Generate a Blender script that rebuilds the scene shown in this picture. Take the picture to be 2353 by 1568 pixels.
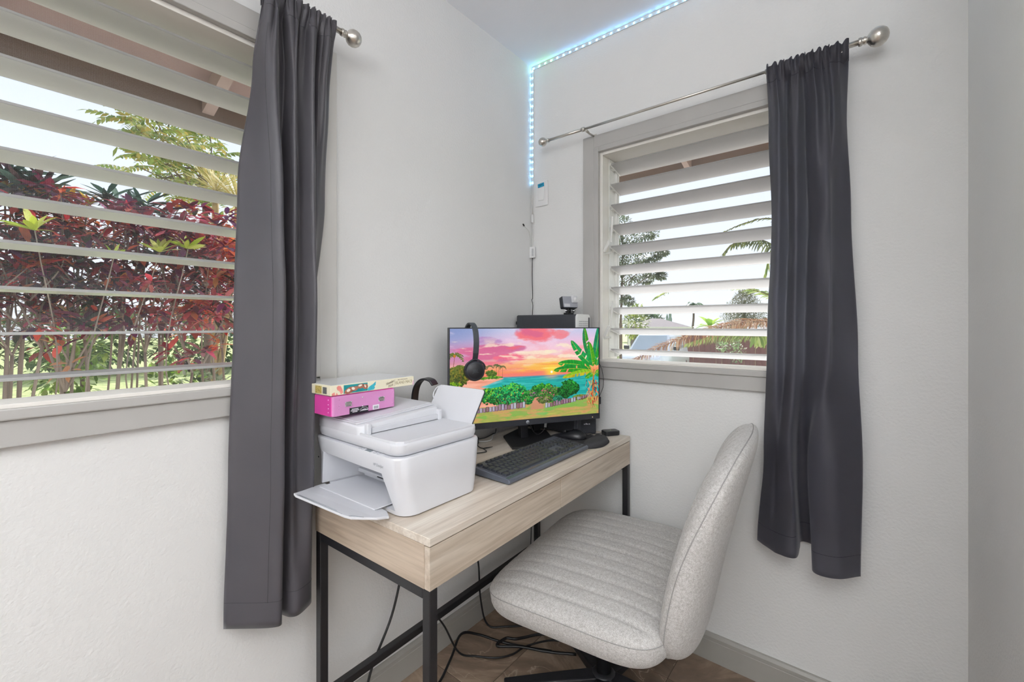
import bpy, bmesh, math, random
import numpy as np
from mathutils import Vector, Matrix, Euler, noise
S = bpy.context.scene
for o in list(bpy.data.objects): bpy.data.objects.remove(o)
COL = S.collection
PI = math.pi
R = math.radians

# ------------------------------------------------------------------ camera
YAW = R(38.85); FPX = 1003.9; HOR = 748.0; CXP = 1176.5
FWD = Vector((-math.sin(YAW), math.cos(YAW), 0)); RGT = Vector((math.cos(YAW), math.sin(YAW), 0))
CAM = Vector((1.2355, -1.6847, 1.208))
cam = bpy.data.cameras.new('camera'); camo = bpy.data.objects.new('camera', cam); COL.objects.link(camo)
camo.location = CAM; camo.rotation_euler = (R(90), 0, YAW)
cam.sensor_width = 36; cam.lens = 36 * FPX / 2353; cam.shift_y = -36 / 2353; cam.clip_start = 0.02; cam.clip_end = 400
S.camera = camo

def at(u, v, d):
    """a measured point of the place: bearing u, elevation v as surveyed from the camera stand, d metres ahead"""
    return CAM + d * (FWD + RGT * ((u - CXP) / FPX) + Vector((0, 0, (HOR - v) / FPX)))

# ------------------------------------------------------------------ world, sun, lights, exposure
W = bpy.data.worlds.new('sky'); S.world = W; W.use_nodes = True
wn = W.node_tree.nodes; wl = W.node_tree.links
bg = wn['Background']
tc = wn.new('ShaderNodeTexCoord'); sp = wn.new('ShaderNodeSeparateXYZ'); rp = wn.new('ShaderNodeValToRGB')
wl.new(tc.outputs['Generated'], sp.inputs[0]); wl.new(sp.outputs['Z'], rp.inputs[0])
rp.color_ramp.elements[0].position = 0.0; rp.color_ramp.elements[0].color = (0.88, 0.93, 1.0, 1)
rp.color_ramp.elements[1].position = 0.7; rp.color_ramp.elements[1].color = (0.74, 0.86, 1.0, 1)
wl.new(rp.outputs[0], bg.inputs[0]); bg.inputs[1].default_value = 1.17

def light(name, kind, loc, rot, energy, color=(1, 1, 1), size=1.0, size_y=None, angle=None):
    l = bpy.data.lights.new(name, kind); l.energy = energy; l.color = color
    if kind == 'AREA':
        l.size = size
        if size_y: l.shape = 'RECTANGLE'; l.size_y = size_y
    if kind == 'SUN' and angle: l.angle = angle
    o = bpy.data.objects.new(name, l); COL.objects.link(o); o.location = loc; o.rotation_euler = rot
    return o
# sun beyond the corner of the house, about 33 degrees up
sd = Vector((0.375, -0.75, -0.545)).normalized()
sun = light('sun', 'SUN', (0, 6, 8), (0, 0, 0), 5.6, (1.0, 0.97, 0.93), angle=R(3))
sun.rotation_euler = sd.to_track_quat('-Z', 'Y').to_euler()
# added ceiling fill lights, unseen behind the camera stand
light('ceiling_fill_light', 'AREA', (1.55, -2.35, 2.395), (0, 0, 0), 16, (0.97, 0.985, 1.0), 1.5, 1.2)
light('passage_fill_light', 'AREA', (2.6, -1.3, 2.395), (0, 0, 0), 14, (0.97, 0.985, 1.0), 0.8, 0.8)  # second added fill light, over the passage
# added uplight behind the camera stand, standing in for ceiling-bounced flash
light('uplight_fill_light', 'AREA', (1.75, -3.2, 1.87), (R(180), 0, 0), 122, (0.97, 0.985, 1.0), 0.34, 0.34)

S.view_settings.view_transform = 'Standard'; S.view_settings.look = 'None'
S.view_settings.exposure = 0.0; S.view_settings.gamma = 1.0
S.view_settings.use_curve_mapping = False
try:
    S.cycles.max_bounces = 10; S.cycles.diffuse_bounces = 6; S.cycles.transparent_max_bounces = 24
    S.cycles.sample_clamp_indirect = 6
except Exception: pass

# ------------------------------------------------------------------ helpers
def hx(h):
    h = h.lstrip('#'); c = [int(h[i:i + 2], 16) / 255 for i in (0, 2, 4)]
    return tuple((x / 12.92 if x <= .04045 else ((x + .055) / 1.055) ** 2.4) for x in c)

def tag(o, label=None, cat=None, group=None, kind=None):
    if label: o['label'] = label
    if cat: o['category'] = cat
    if group: o['group'] = group
    if kind: o['kind'] = kind
    return o

def thing(name, label, cat, loc=(0, 0, 0), rotz=0.0, group=None):
    o = bpy.data.objects.new(name, None); COL.objects.link(o); o.empty_display_size = .05
    o.location = loc; o.rotation_euler = (0, 0, rotz)
    return tag(o, label, cat, group)

def wmat(o):
    m = Matrix.LocRotScale(o.location, o.rotation_euler, o.scale)
    if o.parent: return wmat(o.parent) @ o.matrix_parent_inverse @ m
    return m

def link(name, me, parent=None, world=False, mats=None, smooth=False, loc=None, rot=None, kind=None, label=None):
    if mats is not None:
        me.materials.clear()
        for m in (mats if isinstance(mats, (list, tuple)) else [mats]): me.materials.append(m)
    if smooth:
        me.polygons.foreach_set('use_smooth', [True] * len(me.polygons))
    o = bpy.data.objects.new(name, me); COL.objects.link(o)
    if parent:
        o.parent = parent
        if world: o.matrix_parent_inverse = wmat(parent).inverted()
    if loc is not None: o.location = loc
    if rot is not None: o.rotation_euler = rot
    if kind: o['kind'] = kind
    if label: o['label'] = label
    return o

def obj(name, bm, mats, parent=None, world=False, smooth=False, **k):
    me = bpy.data.meshes.new(name); bm.normal_update(); bm.to_mesh(me); bm.free()
    o = link(name, me, parent, world, mats, False, **k)
    if smooth:
        me.polygons.foreach_set('use_smooth', [True] * len(me.polygons))
        if smooth is not True:
            me.set_sharp_from_angle(angle=R(smooth))
    return o

def pydata(name, vs, fs, mats, parent=None, world=False, smooth=False, **k):
    me = bpy.data.meshes.new(name); me.from_pydata([tuple(v) for v in vs], [], fs); me.update()
    return link(name, me, parent, world, mats, smooth, **k)

def B(): return bmesh.new()

def box(bm, x0, x1, y0, y1, z0, z1, bev=0.0, seg=2, M=None, mi=0):
    t = bmesh.new()
    bmesh.ops.create_cube(t, size=1)
    sx, sy, sz = abs(x1 - x0), abs(y1 - y0), abs(z1 - z0)
    for v in t.verts:
        v.co = Vector(((x0 + x1) / 2 + v.co.x * sx, (y0 + y1) / 2 + v.co.y * sy, (z0 + z1) / 2 + v.co.z * sz))
    if bev > 0:
        bmesh.ops.bevel(t, geom=t.edges[:] + t.verts[:], offset=min(bev, .49 * min(sx, sy, sz)), segments=seg, profile=.5, affect='EDGES')
    add(bm, t, M, mi)

def add(bm, t, M=None, mi=0):
    if M is not None: bmesh.ops.transform(t, matrix=M, verts=t.verts)
    vm = {}
    for v in t.verts: vm[v] = bm.verts.new(v.co)
    for f in t.faces:
        try:
            nf = bm.faces.new([vm[v] for v in f.verts]); nf.material_index = mi if mi else f.material_index; nf.smooth = f.smooth
        except ValueError: pass
    t.free()

def prism(bm, pts, z0, z1, M=None, bev=0.0, mi=0, seg=2):
    """closed outline pts (x,y) extruded z0..z1"""
    t = bmesh.new(); n = len(pts)
    a = [t.verts.new((p[0], p[1], z0)) for p in pts]; b = [t.verts.new((p[0], p[1], z1)) for p in pts]
    t.faces.new(a[::-1]); t.faces.new(b)
    for i in range(n): t.faces.new((a[i], a[(i + 1) % n], b[(i + 1) % n], b[i]))
    bmesh.ops.recalc_face_normals(t, faces=t.faces)
    if bev > 0: bmesh.ops.bevel(t, geom=t.edges[:], offset=bev, segments=seg, profile=.5, affect='EDGES')
    add(bm, t, M, mi)

def rrect(x0, x1, y0, y1, r, n=6):
    out = []
    for cx, cy, a in ((x1 - r, y1 - r, 0), (x0 + r, y1 - r, 90), (x0 + r, y0 + r, 180), (x1 - r, y0 + r, 270)):
        for i in range(n + 1):
            t = R(a + 90 * i / n); out.append((cx + r * math.cos(t), cy + r * math.sin(t)))
    return out

def crom(pts, n):
    """catmull-rom through pts, n samples per span"""
    P = [Vector(p) for p in pts]; out = []
    P = [P[0] * 2 - P[1]] + P + [P[-1] * 2 - P[-2]]
    for i in range(1, len(P) - 2):
        a, b, c, d = P[i - 1], P[i], P[i + 1], P[i + 2]
        for k in range(n):
            t = k / n
            out.append(.5 * ((2 * b) + (c - a) * t + (2 * a - 5 * b + 4 * c - d) * t * t + (3 * b - a - 3 * c + d) * t ** 3))
    out.append(P[-2].copy()); return out

def tube(bm, pts, r, n=8, cap=True, mi=0):
    """tube along pts; r number or list"""
    pts = [Vector(p) for p in pts]; rr = r if isinstance(r, (list, tuple)) else [r] * len(pts)
    up = Vector((0, 0, 1)); rings = []; prev = None
    for i, p in enumerate(pts):
        d = (pts[min(i + 1, len(pts) - 1)] - pts[max(i - 1, 0)])
        if d.length < 1e-9: d = Vector((0, 0, 1))
        d.normalize()
        if prev is None:
            s = d.cross(up)
            if s.length < 1e-3: s = d.cross(Vector((1, 0, 0)))
            s.normalize()
        else:
            s = prev - d * prev.dot(d)
            if s.length < 1e-6: s = d.orthogonal()
            s.normalize()
        prev = s; q = d.cross(s)
        rings.append([bm.verts.new(p + rr[i] * (math.cos(2 * PI * k / n) * s + math.sin(2 * PI * k / n) * q)) for k in range(n)])
    for a, b in zip(rings, rings[1:]):
        for k in range(n):
            f = bm.faces.new((a[k], a[(k + 1) % n], b[(k + 1) % n], b[k])); f.smooth = True; f.material_index = mi
    if cap:
        for ring, rev in ((rings[0], 1), (rings[-1], 0)):
            try: f = bm.faces.new(ring[::-1] if rev else ring); f.material_index = mi
            except ValueError: pass

def lathe(bm, prof, n=24, M=None, mi=0):
    """prof list of (r,z) revolved about z"""
    t = bmesh.new(); rings = []
    for r, z in prof:
        if r < 1e-6: rings.append([t.verts.new((0, 0, z))])
        else: rings.append([t.verts.new((r * math.cos(2 * PI * k / n), r * math.sin(2 * PI * k / n), z)) for k in range(n)])
    for a, b in zip(rings, rings[1:]):
        for k in range(n):
            k2 = (k + 1) % n
            if len(a) == 1 and len(b) == 1: continue
            if len(a) == 1: f = t.faces.new((a[0], b[k2], b[k]))
            elif len(b) == 1: f = t.faces.new((a[k], a[k2], b[0]))
            else: f = t.faces.new((a[k], a[k2], b[k2], b[k]))
            f.smooth = True
    bmesh.ops.recalc_face_normals(t, faces=t.faces)
    add(bm, t, M, mi)

def T(x=0, y=0, z=0): return Matrix.Translation((x, y, z))
def RX(a): return Matrix.Rotation(R(a), 4, 'X')
def RY(a): return Matrix.Rotation(R(a), 4, 'Y')
def RZ(a): return Matrix.Rotation(R(a), 4, 'Z')

def text(name, s, size, M, mat, parent=None, world=False, depth=.0003, shear=0.0, align='CENTER', xs=1.0, label=None):
    cu = bpy.data.curves.new(name, 'FONT'); cu.body = s; cu.size = size; cu.extrude = depth; cu.shear = shear
    cu.align_x = align; cu.align_y = 'CENTER'; cu.resolution_u = 3
    o = bpy.data.objects.new('tmp', cu); COL.objects.link(o)
    dg = bpy.context.evaluated_depsgraph_get(); me = bpy.data.meshes.new_from_object(o.evaluated_get(dg))
    bpy.data.objects.remove(o)
    me.transform(M @ Matrix.Diagonal((xs, 1, 1, 1)))
    return link(name, me, parent, world, mat, label=label)

# ------------------------------------------------------------------ materials
def mat(name, col, rough=.5, metal=0.0, var=0.0, scale=20.0, bump=0.0, bscale=200.0, spec=.5, sheen=0.0, coat=0.0, col2=None, coords='Object', stretch=None, detail=3.0, emit=None, estr=0.0, alpha=None):
    m = bpy.data.materials.new(name); m.use_nodes = True; n = m.node_tree.nodes; l = m.node_tree.links
    p = n['Principled BSDF']
    c = hx(col) if isinstance(col, str) else col
    p.inputs['Base Color'].default_value = (*c, 1); p.inputs['Roughness'].default_value = rough; p.inputs['Metallic'].default_value = metal
    p.inputs['Specular IOR Level'].default_value = spec
    if sheen: p.inputs['Sheen Weight'].default_value = sheen; p.inputs['Sheen Roughness'].default_value = .4
    if coat: p.inputs['Coat Weight'].default_value = coat; p.inputs['Coat Roughness'].default_value = .08
    if emit: p.inputs['Emission Color'].default_value = (*hx(emit), 1); p.inputs['Emission Strength'].default_value = estr
    tc = n.new('ShaderNodeTexCoord'); mp = n.new('ShaderNodeMapping'); l.new(tc.outputs[coords], mp.inputs[0])
    if stretch: mp.inputs['Scale'].default_value = stretch
    nz = n.new('ShaderNodeTexNoise'); nz.inputs['Scale'].default_value = scale; nz.inputs['Detail'].default_value = detail
    l.new(mp.outputs[0], nz.inputs['Vector'])
    if var or col2:
        r = n.new('ShaderNodeValToRGB'); l.new(nz.outputs['Fac'], r.inputs[0])
        c2 = hx(col2) if col2 else tuple(min(1, x * (1 + var)) for x in c)
        c1 = c if col2 else tuple(x * (1 - var) for x in c)
        r.color_ramp.elements[0].position = .35; r.color_ramp.elements[1].position = .65
        r.color_ramp.elements[0].color = (*c1, 1); r.color_ramp.elements[1].color = (*c2, 1)
        l.new(r.outputs[0], p.inputs['Base Color'])
    if bump:
        n2 = n.new('ShaderNodeTexNoise'); n2.inputs['Scale'].default_value = bscale; n2.inputs['Detail'].default_value = 2
        l.new(tc.outputs[coords], n2.inputs['Vector'])
        b = n.new('ShaderNodeBump'); b.inputs['Strength'].default_value = bump; b.inputs['Distance'].default_value = .002
        l.new(n2.outputs['Fac'], b.inputs['Height']); l.new(b.outputs[0], p.inputs['Normal'])
    return m

M = {}
M['wall'] = mat('wall_paint', '#e4e4e3', .62, var=.012, scale=3, bump=.55, bscale=130)
M['ceil'] = mat('ceiling_paint', '#f2f4f9', .75, var=.01, scale=3, bump=.2, bscale=120)
M['trim'] = mat('grey_trim_paint', '#b1afac', .45, var=.03, scale=6, bump=.05, bscale=60)
M['jamb'] = mat('jamb_white_paint', '#ebe8e2', .45, var=.015, scale=9)
M['white_metal'] = mat('white_enamel', '#e6e6e2', .35, var=.02, scale=30)
M['nickel'] = mat('brushed_nickel', '#cfcac2', .28, 1.0, var=.04, scale=60, stretch=(1, 1, 8))
M['chrome'] = mat('chrome', '#d8d8da', .15, 1.0, var=.02, scale=40)
M['black_metal'] = mat('black_powder_coat', '#1b1b1e', .42, 0, var=.1, scale=200, bump=.08, bscale=600)
M['black_plastic'] = mat('black_plastic', '#1a1b1f', .38, var=.06, scale=100)
M['dark_plastic'] = mat('charcoal_plastic', '#2c2e34', .45, var=.05, scale=120)
M['soft_black'] = mat('soft_black_rubber', '#18181b', .6, var=.1, scale=200, bump=.1, bscale=800)
M['fabric_black'] = mat('black_gel_fabric', '#313134', .8, var=.12, scale=700, bump=.3, bscale=1500)
M['white_plastic'] = mat('printer_white_plastic', '#dadbe0', .38, var=.012, scale=8, bump=.02, bscale=900)
M['white_gloss'] = mat('white_plastic', '#e8e8e8', .3, var=.01, scale=20)
M['grey_print'] = mat('grey_print', '#8b9097', .5, var=.03, scale=50)
M['ink'] = mat('dark_ink', '#1d1c22', .5, var=.05, scale=50)
M['white_ink'] = mat('white_ink', '#eceaf0', .5, var=.02, scale=50)
M['cable'] = mat('cable_black', '#111113', .45, var=.1, scale=90)
M['cable_white'] = mat('cable_white', '#dcdcda', .4, var=.02, scale=90)
# ------------------------------------------------------------------ room shell
WT = .14
A0, A1 = -2.15, -1.073      # left window opening along Y
B0, B1 = .36, 1.12          # right window opening along X
OZ0, OZ1 = 1.06, 1.943
H = 2.44
def wall(name, boxes):
    bm = B()
    for b in boxes: box(bm, *b)
    o = obj(name, bm, M['wall']); tag(o, kind='structure'); return o
wall('wall_left', [(-WT, 0, A1, WT, -.05, H), (-WT, 0, -4.2, A0, -.05, H), (-WT, -.075, A0, A1, -.05, OZ0 - .06), (-.075, 0, A0, A1, -.05, OZ0), (-WT, 0, A0, A1, OZ1, H)])
wall('wall_right', [(0, B0, 0, WT, -.05, H), (B1, 3.4, 0, WT, -.05, H), (B0, B1, .075, WT, -.05, OZ0 - .06), (B0, B1, 0, .075, -.05, OZ0), (B0, B1, 0, WT, OZ1, H)])
wall('wall_side', [(1.454, 1.575, -.80, 0, 0, H)])
wall('wall_back', [(0, 3.4, -4.2, -4.06, -.05, H)])
wall('wall_far', [(3.4, 3.54, -4.2, WT, -.05, H)])
bm = B(); box(bm, -WT, 3.54, -4.2, WT, H, H + .1)
tag(obj('ceiling', bm, M['ceil']), kind='structure')

M['base'] = mat('shaded_baseboard_paint', '#9b9892', .45, var=.03, scale=6)  # trim grey darkened; the shade down there is put into the colour
M['pale_trim'] = mat('pale_casing', '#d4d2ce', .45, var=.02, scale=6)  # paler grey for one casing of the left window
# baseboards with a stepped cap
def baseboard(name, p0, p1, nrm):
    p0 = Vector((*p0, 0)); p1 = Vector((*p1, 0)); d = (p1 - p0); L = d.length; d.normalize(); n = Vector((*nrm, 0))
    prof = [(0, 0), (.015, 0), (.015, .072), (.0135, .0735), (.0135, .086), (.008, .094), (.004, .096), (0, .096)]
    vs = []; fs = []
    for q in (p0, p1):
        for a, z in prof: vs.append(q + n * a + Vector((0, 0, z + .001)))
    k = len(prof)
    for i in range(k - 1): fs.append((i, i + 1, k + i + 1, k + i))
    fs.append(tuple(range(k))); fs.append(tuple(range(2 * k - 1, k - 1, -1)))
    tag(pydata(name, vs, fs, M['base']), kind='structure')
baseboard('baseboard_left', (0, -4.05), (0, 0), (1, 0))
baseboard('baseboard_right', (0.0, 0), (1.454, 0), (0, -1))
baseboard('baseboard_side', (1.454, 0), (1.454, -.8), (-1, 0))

# ------------------------------------------------------------------ stone-look floor tiles
def tile_mat():
    m = bpy.data.materials.new('brown_stone_tile'); m.use_nodes = True; n = m.node_tree.nodes; l = m.node_tree.links; p = n['Principled BSDF']
    tc = n.new('ShaderNodeTexCoord'); oi = n.new('ShaderNodeObjectInfo'); mp = n.new('ShaderNodeMapping'); ml = n.new('ShaderNodeMath'); ml.operation = 'MULTIPLY'
    ml.inputs[1].default_value = 37; l.new(oi.outputs['Random'], ml.inputs[0]); cb = n.new('ShaderNodeCombineXYZ')
    for i in range(3): l.new(ml.outputs[0], cb.inputs[i])
    l.new(tc.outputs['Object'], mp.inputs[0]); l.new(cb.outputs[0], mp.inputs['Location'])
    l.new(cb.outputs[0], mp.inputs['Rotation']); 
    mp2 = n.new('ShaderNodeMapping'); mp2.inputs['Scale'].default_value = (1, 3.2, 1); l.new(mp.outputs[0], mp2.inputs[0])
    nz = n.new('ShaderNodeTexNoise'); nz.inputs['Scale'].default_value = 3.0; nz.inputs['Detail'].default_value = 9; nz.inputs['Roughness'].default_value = .62; nz.inputs['Distortion'].default_value = .9
    l.new(mp2.outputs[0], nz.inputs['Vector'])
    r = n.new('ShaderNodeValToRGB'); l.new(nz.outputs['Fac'], r.inputs[0]); e = r.color_ramp.elements
    e[0].position = .28; e[0].color = (*hx('#5c4e42'), 1); e[1].position = .72; e[1].color = (*hx('#ab9783'), 1)
    x = e.new(.5); x.color = (*hx('#7b6858'), 1)
    # pale veins
    mg = n.new('ShaderNodeTexNoise'); mg.inputs['Scale'].default_value = 4.2; mg.inputs['Detail'].default_value = 5; mg.inputs['Distortion'].default_value = 1.4
    l.new(mp.outputs[0], mg.inputs['Vector'])
    s = n.new('ShaderNodeMath'); s.operation = 'SUBTRACT'; s.inputs[1].default_value = .5; l.new(mg.outputs['Fac'], s.inputs[0])
    a = n.new('ShaderNodeMath'); a.operation = 'ABSOLUTE'; l.new(s.outputs[0], a.inputs[0])
    mr = n.new('ShaderNodeMapRange'); mr.inputs[1].default_value = 0; mr.inputs[2].default_value = .012; mr.inputs[3].default_value = .85; mr.inputs[4].default_value = 0; l.new(a.outputs[0], mr.inputs[0])
    mk = n.new('ShaderNodeMath'); mk.operation = 'MULTIPLY'; l.new(mr.outputs[0], mk.inputs[0])
    nm = n.new('ShaderNodeTexNoise'); nm.inputs['Scale'].default_value = 2.2; l.new(mp.outputs[0], nm.inputs['Vector'])
    m2 = n.new('ShaderNodeMapRange'); m2.inputs[1].default_value = .48; m2.inputs[2].default_value = .62; l.new(nm.outputs['Fac'], m2.inputs[0]); l.new(m2.outputs[0], mk.inputs[1])
    mx = n.new('ShaderNodeMix'); mx.data_type = 'RGBA'; l.new(mk.outputs[0], mx.inputs[0]); l.new(r.outputs[0], mx.inputs[6]); mx.inputs[7].default_value = (*hx('#b9a995'), 1)
    l.new(mx.outputs[2], p.inputs['Base Color']); p.inputs['Roughness'].default_value = .42
    b = n.new('ShaderNodeBump'); b.inputs['Strength'].default_value = .15; b.inputs['Distance'].default_value = .003; l.new(nz.outputs['Fac'], b.inputs['Height']); l.new(b.outputs[0], p.inputs['Normal'])
    return m
M['tile'] = tile_mat()
M['grout'] = mat('tile_grout', '#5f5143', .85, var=.08, scale=60, bump=.2, bscale=400)
bm = B(); box(bm, 0, 3.4, -4.06, 0, -.06, -.0025)
floor = obj('floor', bm, M['grout']); tag(floor, kind='structure')
ts = .455; g = .0016
bm = B(); box(bm, -ts / 2 + g, ts / 2 - g, -ts / 2 + g, ts / 2 - g, -.008, 0, .0012, 1)
tme = bpy.data.meshes.new('tile'); bm.to_mesh(tme); bm.free(); tme.materials.append(M['tile'])
# joints run square to the walls: x = .257 + k*ts , y = -.60 + k*ts
xs = [(.257 + (k - .5) * ts) for k in range(0, 8)]; ys = [(-.64 + (k + .5) * ts) for k in range(-8, 2)]
random.seed(4)
for cx in xs:
    for cy in ys:
        x0, x1 = max(cx - ts / 2 + g, 0), min(cx + ts / 2 - g, 3.4); y0, y1 = max(cy - ts / 2 + g, -4.06), min(cy + ts / 2 - g, 0)
        if x1 - x0 < .03 or y1 - y0 < .03: continue
        full = x1 - x0 > ts - 3 * g and y1 - y0 > ts - 3 * g
        if full: o = link('tile', tme, floor, loc=(cx, cy, 0))
        else:
            bm = B(); box(bm, x0 - cx, x1 - cx, y0 - cy, y1 - cy, -.008, 0, .0012, 1); o = obj('tile', bm, M['tile'], floor); o.location = (cx, cy, 0)

# ------------------------------------------------------------------ jalousie windows
def glass_mat(name, tint, tr=.5, green=False):
    m = bpy.data.materials.new(name); m.use_nodes = True; n = m.node_tree.nodes; l = m.node_tree.links
    n.remove(n['Principled BSDF']); out = n['Material Output']
    tl = n.new('ShaderNodeBsdfTranslucent'); df = n.new('ShaderNodeBsdfDiffuse'); gl = n.new('ShaderNodeBsdfGlossy')
    tcn = n.new('ShaderNodeTexCoord'); nz = n.new('ShaderNodeTexNoise'); nz.inputs['Scale'].default_value = 420; nz.inputs['Detail'].default_value = 1
    l.new(tcn.outputs['Object'], nz.inputs['Vector'])
    b = n.new('ShaderNodeBump'); b.inputs['Strength'].default_value = .3; b.inputs['Distance'].default_value = .0006; l.new(nz.outputs['Fac'], b.inputs['Height'])
    for s in (tl, df): s.inputs[0].default_value = (*tint, 1); l.new(b.outputs[0], s.inputs['Normal'])
    gl.inputs['Roughness'].default_value = .25; l.new(b.outputs[0], gl.inputs['Normal'])
    m0 = n.new('ShaderNodeMixShader'); m0.inputs[0].default_value = tr; l.new(df.outputs[0], m0.inputs[1]); l.new(tl.outputs[0], m0.inputs[2])
    rf = n.new('ShaderNodeBsdfTransparent')
    m1 = n.new('ShaderNodeMixShader'); m1.inputs[0].default_value = .22; l.new(m0.outputs[0], m1.inputs[1]); l.new(rf.outputs[0], m1.inputs[2])
    m2 = n.new('ShaderNodeMixShader'); fr = n.new('ShaderNodeFresnel'); fr.inputs[0].default_value = 1.4; l.new(fr.outputs[0], m2.inputs[0])
    l.new(m1.outputs[0], m2.inputs[1]); l.new(gl.outputs[0], m2.inputs[2]); l.new(m2.outputs[0], out.inputs[0]); return m
M['frost'] = glass_mat('frosted_glass', (1.0, 1.0, 1.0), .78)
M['edge'] = glass_mat('glass_edge', hx('#c4ebe6'), .8)
def screen_mat():
    m = bpy.data.materials.new('insect_mesh'); m.use_nodes = True; n = m.node_tree.nodes; l = m.node_tree.links
    p = n['Principled BSDF']; p.inputs['Base Color'].default_value = (*hx('#e6e6e8'), 1); p.inputs['Roughness'].default_value = .7
    tc = n.new('ShaderNodeTexCoord'); sep = n.new('ShaderNodeSeparateXYZ'); l.new(tc.outputs['UV'], sep.inputs[0])
    outs = []
    for k in (0, 1):
        f = n.new('ShaderNodeMath'); f.operation = 'MULTIPLY'; f.inputs[1].default_value = 700; l.new(sep.outputs[k], f.inputs[0])
        g = n.new('ShaderNodeMath'); g.operation = 'FRACT'; l.new(f.outputs[0], g.inputs[0])
        h = n.new('ShaderNodeMath'); h.operation = 'LESS_THAN'; h.inputs[1].default_value = .05; l.new(g.outputs[0], h.inputs[0]); outs.append(h)
    mx = n.new('ShaderNodeMath'); mx.operation = 'MAXIMUM'; l.new(outs[0].outputs[0], mx.inputs[0]); l.new(outs[1].outputs[0], mx.inputs[1])
    l.new(mx.outputs[0], p.inputs['Alpha']); return m
M['screen'] = screen_mat()

def window(name, O, U, N, w, blades_z, tilt, inner, lab):
    """O: lower start corner of opening on the inner wall face, U: along the wall, N: outward. all parts in world axes"""
    U = Vector(U); N = Vector(N); O = Vector(O); Zv = Vector((0, 0, 1))
    Mx = Matrix(((U.x, N.x, 0, O.x), (U.y, N.y, 0, O.y), (0, 0, 1, 0), (0, 0, 0, 1)))
    def part(nm, boxes, mt, parent, bev=.002):
        bm = B()
        for b in boxes: box(bm, *b, bev)
        bmesh.ops.transform(bm, matrix=Mx, verts=bm.verts)
        bmesh.ops.recalc_face_normals(bm, faces=bm.faces)
        return obj(nm, bm, mt, parent)
    h0, h1 = OZ0, OZ1
    # jamb liner is the structural window object
    t = .012
    win = part(name, [(0, t, 0, WT, h0, h1), (w - t, w, 0, WT, h0, h1), (t, w - t, 0, WT, h1 - t, h1), (t, w - t, 0, .075, h0, h0 + .004)], M['jamb'], None, .001)
    tag(win, lab, kind='structure')
    cw = .073; ln = .021
    # casing: flat board with a thin back band at the inside edge
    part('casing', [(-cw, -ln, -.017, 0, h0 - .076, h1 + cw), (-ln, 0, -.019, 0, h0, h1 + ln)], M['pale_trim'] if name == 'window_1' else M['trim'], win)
    part('casing', [(w + ln, w + cw, -.017, 0, h0 - .076, h1 + cw), (w, w + ln, -.019, 0, h0, h1 + ln)], M['trim'], win)
    part('casing', [(-ln, w + ln, -.017, 0, h1 + ln, h1 + cw), (0, w, -.019, 0, h1, h1 + ln)], M['trim'], win)
    part('apron', [(-ln, w + ln, -.017, 0, h0 - .076, h0 - .026)], M['trim'], win)
    part('sill', [(-.018, w + .018, -.024, .0, h0 - .026, h0 - .004)], M['trim'], win, .003)
    part('sill_top', [(0, w, -.022, .0, h0 - .004, h0 + .004)], M['jamb'], win, .001)
    # aluminium channels
    yc = inner + .022
    for s in (0, 1):
        x0 = t if s == 0 else w - t - .016
        part('channel', [(x0, x0 + .004 if s == 0 else x0 + .016, yc - .006, yc + .05, h0 + .01, h1 - .014),
                         (x0, x0 + .016, yc + .044, yc + .05, h0 + .01, h1 - .014)] if s == 0 else
             [(x0 + .012, x0 + .016, yc - .006, yc + .05, h0 + .01, h1 - .014), (x0, x0 + .016, yc + .044, yc + .05, h0 + .01, h1 - .014)], M['white_metal'], win, .0006)
    # screen frame and mesh, outside the blades
    ys_ = .128
    part('screen_frame', [(t, t + .014, ys_ - .005, ys_ + .005, h0 + .01, h1 - .012), (w - t - .014, w - t, ys_ - .005, ys_ + .005, h0 + .01, h1 - .012),
                          (t, w - t, ys_ - .005, ys_ + .005, h1 - .03, h1 - .012), (0, w, ys_ - .005, ys_ + .005, h0 - .055, h0 - .042)], M['white_metal'], win, .001)
    me = bpy.data.meshes.new('insect_screen')
    me.from_pydata([Mx @ Vector((x, ys_, z)) for x, z in ((t, h0 - .045), (w - t, h0 - .045), (w - t, h1 - .02), (t, h1 - .02))], [], [(0, 1, 2, 3)])
    uv = me.uv_layers.new(name='UVMap')
    for i, c in enumerate(((0, 0), (w, 0), (w, .87), (0, .87))): uv.data[i].uv = c
    link('insect_screen', me, win, mats=M['screen'])
    # glass blades with end clips
    bw = .102
    for z in blades_z:
        c = Matrix.Translation((0, inner, z)) @ Matrix.Rotation(-tilt, 4, 'X')
        bm = B(); x0, x1 = t + .019, w - t - .019
        box(bm, x0, x1, 0, bw, -.006, 0, .0008, 1)
        bm.normal_update()
        for f in bm.faces:
            if abs(f.normal.z) < .7: f.material_index = 1
        bmesh.ops.transform(bm, matrix=Mx @ c, verts=bm.verts); bmesh.ops.recalc_face_normals(bm, faces=bm.faces)
        bl = obj('glass_blade', bm, [M['frost'], M['edge']], win)
        for s in (0, 1):
            bm = B(); q = t + .0165 if s == 0 else w - t - .0195
            box(bm, q, q + .003, -.003, bw - .004, -.010, .003, .0008, 1)
            box(bm, q - (.012 if s == 0 else -.003), q + (0 if s == 0 else .012), .03, .05, -.008, .0, .0008, 1)
            bmesh.ops.transform(bm, matrix=Mx @ c, verts=bm.verts)
            obj('clip', bm, M['white_metal'], bl)
    return win, Mx

zB = [1.902 - .0882 * k for k in range(10)]
zB = [z for z in zB if z > OZ0 + .03]
zA = [1.107 + .0881 * k for k in range(10)]
win1, MA = window('window_1', (0, A1, 0), (0, -1, 0), (-1, 0, 0), A1 - A0, zA, R(.5), .035, None)
win2, MB_ = window('window_2', (B0, 0, 0), (1, 0, 0), (0, 1, 0), B1 - B0, zB, R(13), .04, None)
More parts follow.
